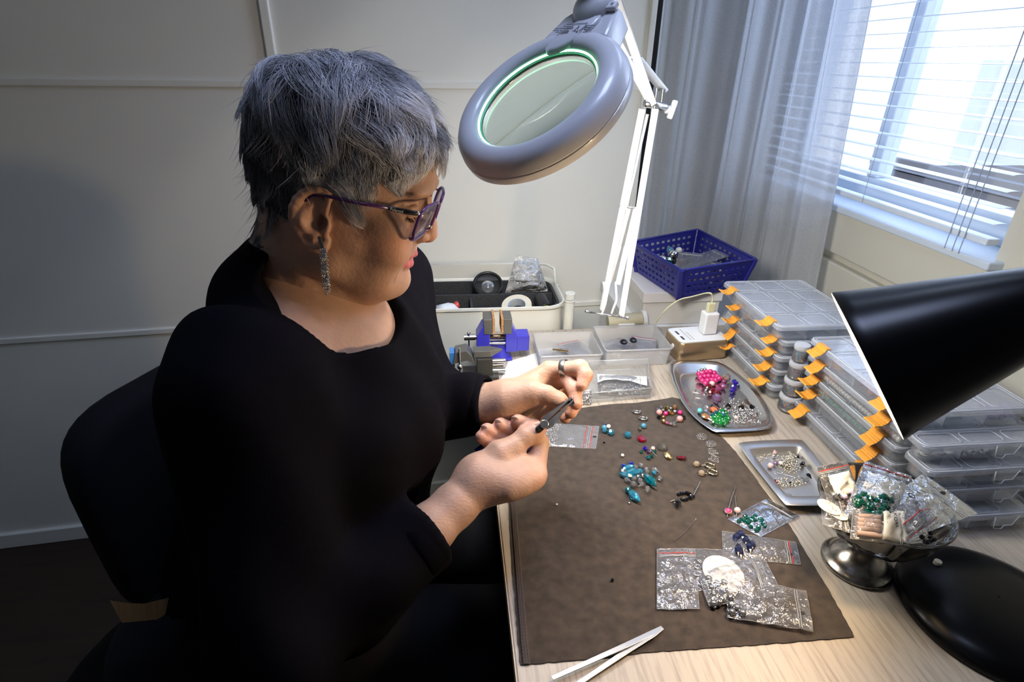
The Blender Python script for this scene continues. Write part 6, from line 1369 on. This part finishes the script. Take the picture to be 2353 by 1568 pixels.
b = MB(); b.tube([pz(1492,1030,MT+.004), pz(1509,1049,MT+.002)], .0005, 5); b.tube([pz(1496,1028,MT+.003), pz(1494,1040,MT+.003)], .0005, 5); tag(b.build('head_pin', M_sil, smooth=60), 'silver head pins among the dark mixed beads', 'pin')
G2 = 'blue and clear crystals heaped on the mat'
heap = [(1432,1072,6,'bicone','blue','deep blue bead, leftmost of the crystal heap'),(1450,1069,6,'bicone','blue','deep blue bead at the top of the crystal heap'),(1443,1078,9,'leafy','aqua','long aqua bead at the upper left of the crystal heap'),(1431,1085,7,'drop','clear','clear drop at the left edge of the crystal heap'),(1460,1077,6,'facet','clear','clear bead near the top of the crystal heap'),(1472,1073,7,'facet','clear','clear round crystal, topmost of the heap'),(1484,1081,6,'facet','clear','clear crystal right of the topmost one'),(1503,1084,8,'drop','clear','clear drop at the upper right of the heap'),(1470,1087,8,'facet','aqua','aqua round bead in the middle of the heap'),(1440,1095,9,'leafy','aqua','wide aqua bead at the lower left of the heap'),(1455,1090,10,'leafy','aqua','long aqua bead crossing the middle of the heap'),(1449,1093,4,'disc','champagne','small tan chip in the crystal heap'),(1486,1088,6,'facet','clear','clear crystal between two aqua beads'),(1502,1091,7,'bicone','aqua','aqua bead at the right of the heap'),(1476,1095,6,'facet','clear','clear crystal in the heart of the heap'),(1515,1102,7,'facet','clear','clear ball, rightmost of the heap'),(1440,1106,7,'drop','clear','clear drop at the lower left of the heap'),(1456,1103,7,'facet','clear','clear crystal below the long aqua bead'),(1470,1108,7,'facet','clear','brightest clear crystal of the lower heap'),(1492,1107,11,'leafy','teal','large teal bead at the lower right of the heap'),(1455,1116,8,'facet','clear','clear crystal at the bottom left of the heap'),(1474,1116,7,'drop','clear','clear drop at the bottom middle of the heap'),(1487,1127,8,'drop','clear','lowest clear drop of the heap'),(1502,1119,7,'drop','clear','clear drop at the bottom right of the heap'),(1466,1098,6,'facet','clear','clear crystal touching the tan chip')]
for i, (x, y, r, k, m_, l) in enumerate(heap): bead(x, y, r, k, m_, l, G2, lift=.0012*(i % 3 == 1))
bead(1443,1129,8,'facet','teal','round teal bead below the crystal heap'); bead(1456,1142,10.5,'leafy','aqua','long aqua bead below the round teal one'); b = MB(); b.torus(pz(1446,1156,MT+.0016), .0014, .0008, (.2,.3,1), 14, 6); tag(b.build('crimp_ring', M_sil, smooth=180), 'tiny ring below the two teal beads', 'ring')
# hoops
def hoop(x, y, rpx, m, label, tilt=(.1,.3,1), r2=.0013, sx=1.): p = pz(x, y, MT); R = rpx * np.linalg.norm(p - CAM) / F * .9; t_ = thing('hoop_earring', label, 'earring', p); b = MB(); b.torus((p[0], p[1], MT+.0022), R, r2, tilt, 32, 8); b.build('hoop', m, t_, smooth=180); b = MB(); b.ball((p[0]+R*.9, p[1]-.0005, MT+.003), r2*1.5, 8); b.build('clasp', m, t_, smooth=180); return t_
hoop(1462, 949, 10, BEADM['silver'], 'upper silver hoop earring near the top of the mat'); hoop(1477, 964, 10.5, BEADM['silver'], 'lower silver hoop earring near the top of the mat')
# bracelet cluster of mixed beads (strung: one thing, every bead a part)
br = thing('beaded_bracelet', 'curled bracelet of rose, gold and black beads left of the oval tray', 'bracelet', pz(1540, 955, MT))
for x, y, r, k, m_ in ((1512,942,5,'disc','silver'),(1514,950,7,'round','rose'),(1513,960,5,'facet','black'),(1523,945,4.5,'round','pyrite'),(1529,952,5.5,'round','magenta'),(1531,940,5.5,'facet','gold'),(1541,941,5,'round','pyrite'),(1540,950,5.5,'facet','gold'),(1550,938,6,'facet','bronze'),(1550,948,5,'round','silver'),(1562,950,5.5,'round','magenta'),(1524,960,4.5,'facet','bronze'),(1524,970,6,'round','gold'),(1532,974,5,'round','plum'),(1540,976,4.5,'facet','silver'),(1548,977,6,'facet','clear'),(1554,969,4,'facet','clear'),(1561,965,7.5,'round','rose'),(1570,961,5,'facet','black'),(1536,946,4,'facet','silver'),(1545,953,4,'facet','bronze'),(1519,938,4,'facet','clear')):
    p = pz(x, y, MT); r_ = r * ((ROT.T @ (p - CAM))[2] * -1) / F; q = pz(x, y + r*.55, MT); beadobj((q[0], q[1], MT + r_), r_, k, m_, parent=br)
# filigree links
fl_ = []
def filig(x, y, half, label, square=False, rot=0):
    p = pz(x, y, MT); t_ = thing('filigree_link', label, 'link', p, group='flat silver filigree links'); b = MB(); Z = MT + .0007
    if square:
        for k in range(4):
            a = rot + k*math.pi/2; b.tube([(p[0]+half*1.35*math.cos(a), p[1]+half*1.35*math.sin(a), Z), (p[0]+half*1.35*math.cos(a+math.pi/2), p[1]+half*1.35*math.sin(a+math.pi/2), Z)], .00045, 5)
        for i in range(3):
            for j in range(3):
                u, v = (i-1)*half*.6, (j-1)*half*.6; c, s_ = math.cos(rot+math.pi/4), math.sin(rot+math.pi/4); b.torus((p[0]+u*c-v*s_, p[1]+u*s_+v*c, Z), half*.27, .0004, (0,0,1), 12, 4)
    else:
        for k in range(10): a = k*math.pi/5; b.torus((p[0]+half*.72*math.cos(a), p[1]+half*.72*math.sin(a), Z), half*.27, .0004, (0,0,1), 12, 4)
        for k in range(5): a = k*math.pi*.4; b.torus((p[0]+half*.32*math.cos(a), p[1]+half*.32*math.sin(a), Z), half*.24, .0004, (0,0,1), 12, 4)
        b.torus((p[0],p[1],Z), half*.98, .0003, (0,0,1), 28, 4)
    b.build('wirework', mat('filigree_silver', (.55,.50,.45), .3, metal=1), t_, smooth=180)
filig(1612,1004,.0098,'round silver filigree link, topmost of four'); filig(1633,1021,.0095,'round silver filigree link, second from the top of four'); filig(1638,1039,.0075,'square silver filigree link, third from the top of four', True, .6); filig(1641,1055,.0080,'square silver filigree link, lowest of four', True, .2)
# gold hoops with champagne drops
for i, (hx, hy, bx__, by__) in enumerate(((1630,1073,1600,1067),(1636,1088,1612,1088))):
    t_ = hoop(hx, hy, 11, mat('pale_gold', (.72,.62,.42), .15, metal=1), ('upper' if i == 0 else 'lower') + ' gold hoop earring with a champagne crystal drop', tilt=(.15,.1,1), r2=.0016)
    p = pz(bx__, by__, MT+.004); beadobj(p, .0052, 'facet', 'champagne', name='crystal_drop', parent=t_); b = MB(); q = pz((hx+bx__)/2, (hy+by__)/2, MT+.0025); b.torus(q, .0028, .0006, (.3,.2,1), 14, 5); b.torus(Vector(q) + Vector((.003,-.001,.0)), .0022, .0006, (.8,.2,.4), 14, 5); b.build('link', MATS['pale_gold'], t_, smooth=180)
# black beaded strand with a wire tail
sb = thing('black_bead_strand', 'loop of black faceted beads with a wire tail and black drop', 'strand', pz(1570,1148,MT))
for x, y, r in ((1558,1140,4),(1564,1138,4.5),(1570,1137,4.5),(1577,1137,5),(1584,1139,4.5),(1566,1151,4),(1572,1152,4),(1578,1151,4),(1586,1148,5.5),(1592,1145,4.5)):
    p = pz(x, y, MT); r_ = r * ((ROT.T @ (p - CAM))[2] * -1) / F; beadobj((p[0], p[1], MT + r_), r_, 'facet', 'black', parent=sb)
p = pz(1557,1157,MT+.004); beadobj(p, .0062, 'drop', 'black', name='drop_bead', parent=sb, rot=Matrix.Rotation(2.6,3,'Z') @ Matrix.Rotation(math.pi/2,3,'X'))
b = MB(); b.tube([pz(1591,1143,MT+.003), pz(1600,1125,MT+.003), pz(1609,1107,MT+.004)], .0006, 6); b.torus(pz(1589,1138,MT+.003), .0020, .0005, (.5,0,1), 14, 5); b.tube([pz(1540,1153,MT+.002), pz(1550,1149,MT+.003)], .0009, 6); b.tube([pz(1556,1141,MT+.003), pz(1554,1148,MT+.003), pz(1562,1152,MT+.003)], .0004, 5); b.build('wire', mat('wire_bright', (.75,.66,.55), .2, metal=1), sb, smooth=60)
# pins with beads and loose wires
for (x0,y0,x1,y1,x2,y2,m_,l) in ((1690,1120,1682,1140,1672,1177,'magenta','headpin carrying a striped magenta ball'),(1689,1140,1691,1155,1693,1175,'palepink','headpin carrying a pale pink ball')):
    t_ = thing('head_pin', l, 'pin', pz(x2, y2, MT)); b = MB(); b.tube([pz(x0,y0,MT+.003), pz(x1,y1,MT+.0035), pz(x2,y2,MT+.0045), pz(x2-1,y2+11,MT+.003)], .00055, 6); b.build('wire', M_sil, t_, smooth=60); p = pz(x2, y2+4, MT); beadobj((p[0],p[1],MT+.0047), .0047, 'round', m_, parent=t_)
    if m_ == 'magenta': b = MB(); [b.torus((p[0],p[1],MT+.0047 + dz_), math.sqrt(.0047**2 - dz_**2), .00022, (0,0,1), 24, 4) for dz_ in (-.0012,.0004,.0018)]; b.build('stripe', BEADM['palepink'], t_, smooth=180)
b = MB(); b.tube([pz(1549,1244,MT+.0008), pz(1572,1226,MT+.0010), pz(1586,1210,MT+.001), pz(1599,1194,MT+.0012)], .0006, 6); b.ball(pz(1599,1194,MT+.0013), .0009, 6); tag(b.build('wire_pin', M_sil, smooth=60), 'bent silver wire pin lying alone on the mat', 'pin')
for x, y, r, m_, l in ((1279,1161,3.2,'champagne','tiny tan crumb on the mat below the near hand'),(1407,1334,4,'black','small black speck near the middle of the mat')): bead(x, y, r, 'facet', m_, l)
# tweezers
tw = thing('tweezers', 'steel tweezers at the front edge of the mat', 'tweezers', pz(1400, 1500, MT))
for s_, (xa, ya) in ((1, (1270,1562)), (-1, (1312,1580))):
    b = MB(); P_ = [Vector(pz(1522,1443,MT+.004)), Vector(pz(1500,1457,MT+.0045)), Vector(pz(1440,1490 + 4*s_*-1,MT+.004 + (.002 if s_ > 0 else 0))), Vector(pz(xa, ya, MT+.003 + (.003 if s_ > 0 else 0)))]
    rings = []
    for i, p in enumerate(P_):
        d = (P_[min(i+1,3)] - P_[max(i-1,0)]).normalized(); sd_ = d.cross(Vector((0,0,1))).normalized(); w_ = (.0011,.0028,.0030,.0022)[i]; o_ = Vector((0,0,.0006)); off_ = sd_ * (.0012*s_)
        rings.append([p + off_ - sd_*w_ - o_, p + off_ + sd_*w_ - o_, p + off_ + sd_*w_ + o_, p + off_ - sd_*w_ + o_])
    b.loft(rings); b.build('tweezer_arm', mat('tweezer_steel', (.42,.40,.38), .32, metal=1), tw, bevel=.0002)
# ================================================================ BEADS IN THE OVAL TRAY
G3 = 'beads heaped in the oval tray'
def tb_(x, y, r, k, m_, l, z=0., grp=G3): return bead(x, y, r, k, m_, l, grp, z=TZ + z)
rnd = random.Random(3)
mags = [(1605,862),(1614,860),(1622,858),(1631,857),(1640,860),(1608,870),(1618,868),(1627,867),(1637,868),(1646,868),(1613,878),(1624,877),(1634,876),(1643,877),(1651,873),(1620,884)]
for i, (x, y) in enumerate(mags): tb_(x, y, 6.5, 'round', 'magenta', 'magenta round bead in the heap at the far end of the oval tray', z=.003*(i % 2))
for i, (x, y) in enumerate(((1605,855),(1612,852),(1619,851),(1610,858))): tb_(x, y, 4, 'round', 'silver', ('leftmost','second from the left','rightmost','lowest')[i] + ' of four small silver balls above the magenta beads', z=.006)
tb_(1668,872,9.5,'facet','clear','large clear ball right of the magenta beads'); tb_(1662,880,6,'round','plum','plum bead below the large clear ball'); tb_(1635,884,6.5,'round','palepink','pale pink bead below the magenta heap')
for i, (x, y, m_) in enumerate(((1629,890,'red'),(1637,899,'red'),(1631,905,'red'),(1646,905,'red'),(1621,899,'silver'),(1625,893,'silver'))): tb_(x, y, 6 if m_ == 'red' else 4, 'facet', m_, ('topmost deep red faceted bead below the magenta heap', 'deep red bead in the middle of the red cluster', 'lower left deep red bead of the red cluster', 'lower right deep red bead of the red cluster', 'silver ball at the left of the red cluster', 'silver ball above the left end of the red cluster')[i])
for (x, y, l) in ((1660,889,'upper dark plum oval stone in the oval tray'),(1651,897,'lower dark plum oval stone in the oval tray')): tb_(x, y, 6.5, 'oval', 'plum', l)
for i, (x, y) in enumerate(((1686,880),(1690,884),(1683,891),(1686,896),(1682,901))): tb_(x, y, 6, 'facet', 'violet', ('topmost','second from the top','leftmost','second from the bottom','lowest')[i] + ' violet bead of the cluster right in the oval tray')
tb_(1645,921,12,'facet','amethyst','large pale amethyst stone in the middle of the oval tray'); tb_(1607,946,6,'round','turq','turquoise ball at the lower left of the oval tray'); tb_(1622,941,9,'facet','clear','clear crackled ball beside the turquoise one'); tb_(1621,955,10,'disc','brown','brown polished stone below the clear crackled ball')
for i in range(26):
    x = 1643 + 20*math.cos(i*2.4)*math.sqrt(i/26) + 12; y = 962 + 17*math.sin(i*2.4)*math.sqrt(i/26); tb_(x, y, 5.5, 'facet' if i % 3 else 'round', 'green' if i % 5 else 'teal', ('green' if i % 5 else 'teal') + ' bead in the green heap of the oval tray', z=.002*(i % 3))
for (x, y, l) in ((1672,937,'left of three black beads in the oval tray'),(1702,938,'middle of three black beads in the oval tray'),(1726,939,'right of three black beads in the oval tray')): tb_(x, y, 8, 'bicone', 'black', l)
tb_(1690,962,5,'round','palepink','pale pink ball right of the green heap')
b = MB()
for i in range(240):
    x = rnd.gauss(1705, 22); y = rnd.gauss(946, 11); y = min(y, 972)
    if 1655 < x < 1755: b.ball(pz(x, y, TZ + .002 + rnd.random()*.006), rnd.uniform(.0009,.0021), 6)
for i in range(60):
    x = rnd.uniform(1665,1745); y = 968 + rnd.uniform(-3,4); b.ball(pz(x, y, TZ + .002), .0012, 6)
tag(b.build('seed_beads', BEADM['silver'], smooth=180), 'scatter of tiny silver beads and findings in the oval tray', 'beads', kind='stuff')
b = MB()
for (p_) in (((1574,895),(1583,905),(1605,930),(1612,940)), ((1590,905),(1600,915),(1617,918),(1610,905),(1592,902)), ((1578,885),(1590,915),(1608,935)), ((1618,915),(1640,930),(1655,942)), ((1600,895),(1594,908),(1606,922))):
    b.tube([pz(x, y, TZ+.006) for x, y in p_], .0008, 6)
tag(b.build('ear_wires', MATS['wire_bright'], smooth=60), 'tangled silver ear wires at the left side of the oval tray', 'wires', kind='stuff')
for (x0, y0, x1, y1, l) in ((1627,962,1650,975,'upper of two ivory tubes at the tip of the oval tray'),(1632,958,1652,970,'lower of two ivory tubes at the tip of the oval tray')): b = MB(); b.tube([pz(x0,y0,TZ+.004), pz(x1,y1,TZ+.004)], .0016, 8); tag(b.build('ivory_tube', BEADM['pearl'], smooth=60), l, 'tube')
tb_(1662,868,10,'disc','orange','orange disc under the large clear ball', z=-.001); tb_(1640,940,9,'disc','orange','orange disc beside the amethyst stone', z=-.001)
# ================================================================ BEADS IN THE SQUARE TRAY
def sb_(x, y, r, k, m_, l, z=0.): return bead(x, y, r, k, m_, l, 'beads in the square tray', z=TZ + z)
for (x, y, k, m_, r, l) in ((1832,1052,'drop','black',6,'uppermost left black bead in the square tray'),(1859,1056,'drop','black',7,'rightmost black bead in the square tray'),(1843,1070,'facet','black',7,'middle black bead in the square tray'),(1857,1095,'drop','black',6.5,'lower black bead in the square tray'),(1815,1112,'facet','black',3.6,'smallest black bead in the square tray'),(1777,1041,'bicone','palepink',7,'pale pink bead at the top left of the square tray'),(1777,1050,'round','silver',4.5,'silver ball below the pale pink bead'),(1769,1072,'facet','palepink',6.5,'pale pink bead left of the purple one'),(1781,1067,'round','amethyst',5.5,'purple ball in the square tray'),(1793,1066,'round','pearl',5,'cream ball right of the purple one'),(1780,1107,'bicone','red',4,'upper red crystal in the square tray'),(1784,1112,'bicone','red',4,'lower red crystal in the square tray'),(1840,1105,'facet','clear',6,'clear block crystal in the square tray'),(1852,1106,'facet','clear',5.5,'right clear crystal in the square tray'),(1826,1040,'facet','clear',5,'clear crystal at the top of the square tray'),(1847,1045,'facet','clear',5,'clear crystal between the two upper black beads')): sb_(x, y, r, k, m_, l)
b = MB(); M_ch_ = mat('pale_silver_gold', (.72,.66,.52), .2, metal=1)
def blob(cx_, cy_, sx_, sy_, n, r=(.0010,.0020), hz=.005):
    for i in range(n): b.ball(pz(rnd.gauss(cx_, sx_), rnd.gauss(cy_, sy_), TZ + .0015 + rnd.random()*hz), rnd.uniform(*r), 6)
blob(1812,1062,12,10,150); blob(1755,1048,8,3,12, hz=.001); blob(1795,1108,12,6,40, hz=.002); blob(1825,1108,10,5,30, hz=.002); blob(1832,1042,12,5,24, hz=.003); blob(1745,1060,3,3,6,hz=.001)
for i in range(40): b.torus(pz(rnd.gauss(1812,12), rnd.gauss(1064,10), TZ+.004), .0022, .0004, (rnd.random(), rnd.random(), 1), 8, 4)
tag(b.build('chain_tangle', M_ch_, smooth=180), 'tangle of fine pale chain and tiny rings in the square tray', 'chain', kind='stuff')
b = MB(); b.tube([pz(1778,1085,TZ+.001), pz(1800,1090,TZ+.001), pz(1822,1096,TZ+.001)], .0005, 5); tag(b.build('small_pin', M_sil, smooth=60), 'thin pin lying across the square tray', 'pin')
b = MB(); b.torus(pz(1790,1088,TZ+.0015), .0042, .0006, (0,0,1), 20, 5, sx=1.6, sy=.7); tag(b.build('safety_clasp', M_sil, smooth=180), 'open oval clasp in the middle of the square tray', 'clasp')
b = MB(); p = pz(1814, 1140, TZ+.0008)
for k in range(7): b.tube([p + np.array([(k-3)*.0012, -.004, 0]), p + np.array([(k-3)*.0016*(1-abs(k-3)*.05), .005, 0])], .0004, 4)
tag(b.build('gold_comb', MATS['wire_bright'], smooth=60), 'small gold openwork charm at the near end of the square tray', 'charm')
# bead held between pliers and fingers
tag(beadobj(dp(1311, 925, .694), .0052, 'facet', 'navy'), 'blue bead held at the tip of the pliers', 'bead')
b = MB(); b.torus(dp(1315, 913, .690), .0018, .0004, (1,.4,.2), 12, 5); tag(b.build('wire_loop', M_sil, smooth=180), 'tiny wire loop at the plier tips', 'loop')
# black box standing by the wall beyond the desk edge
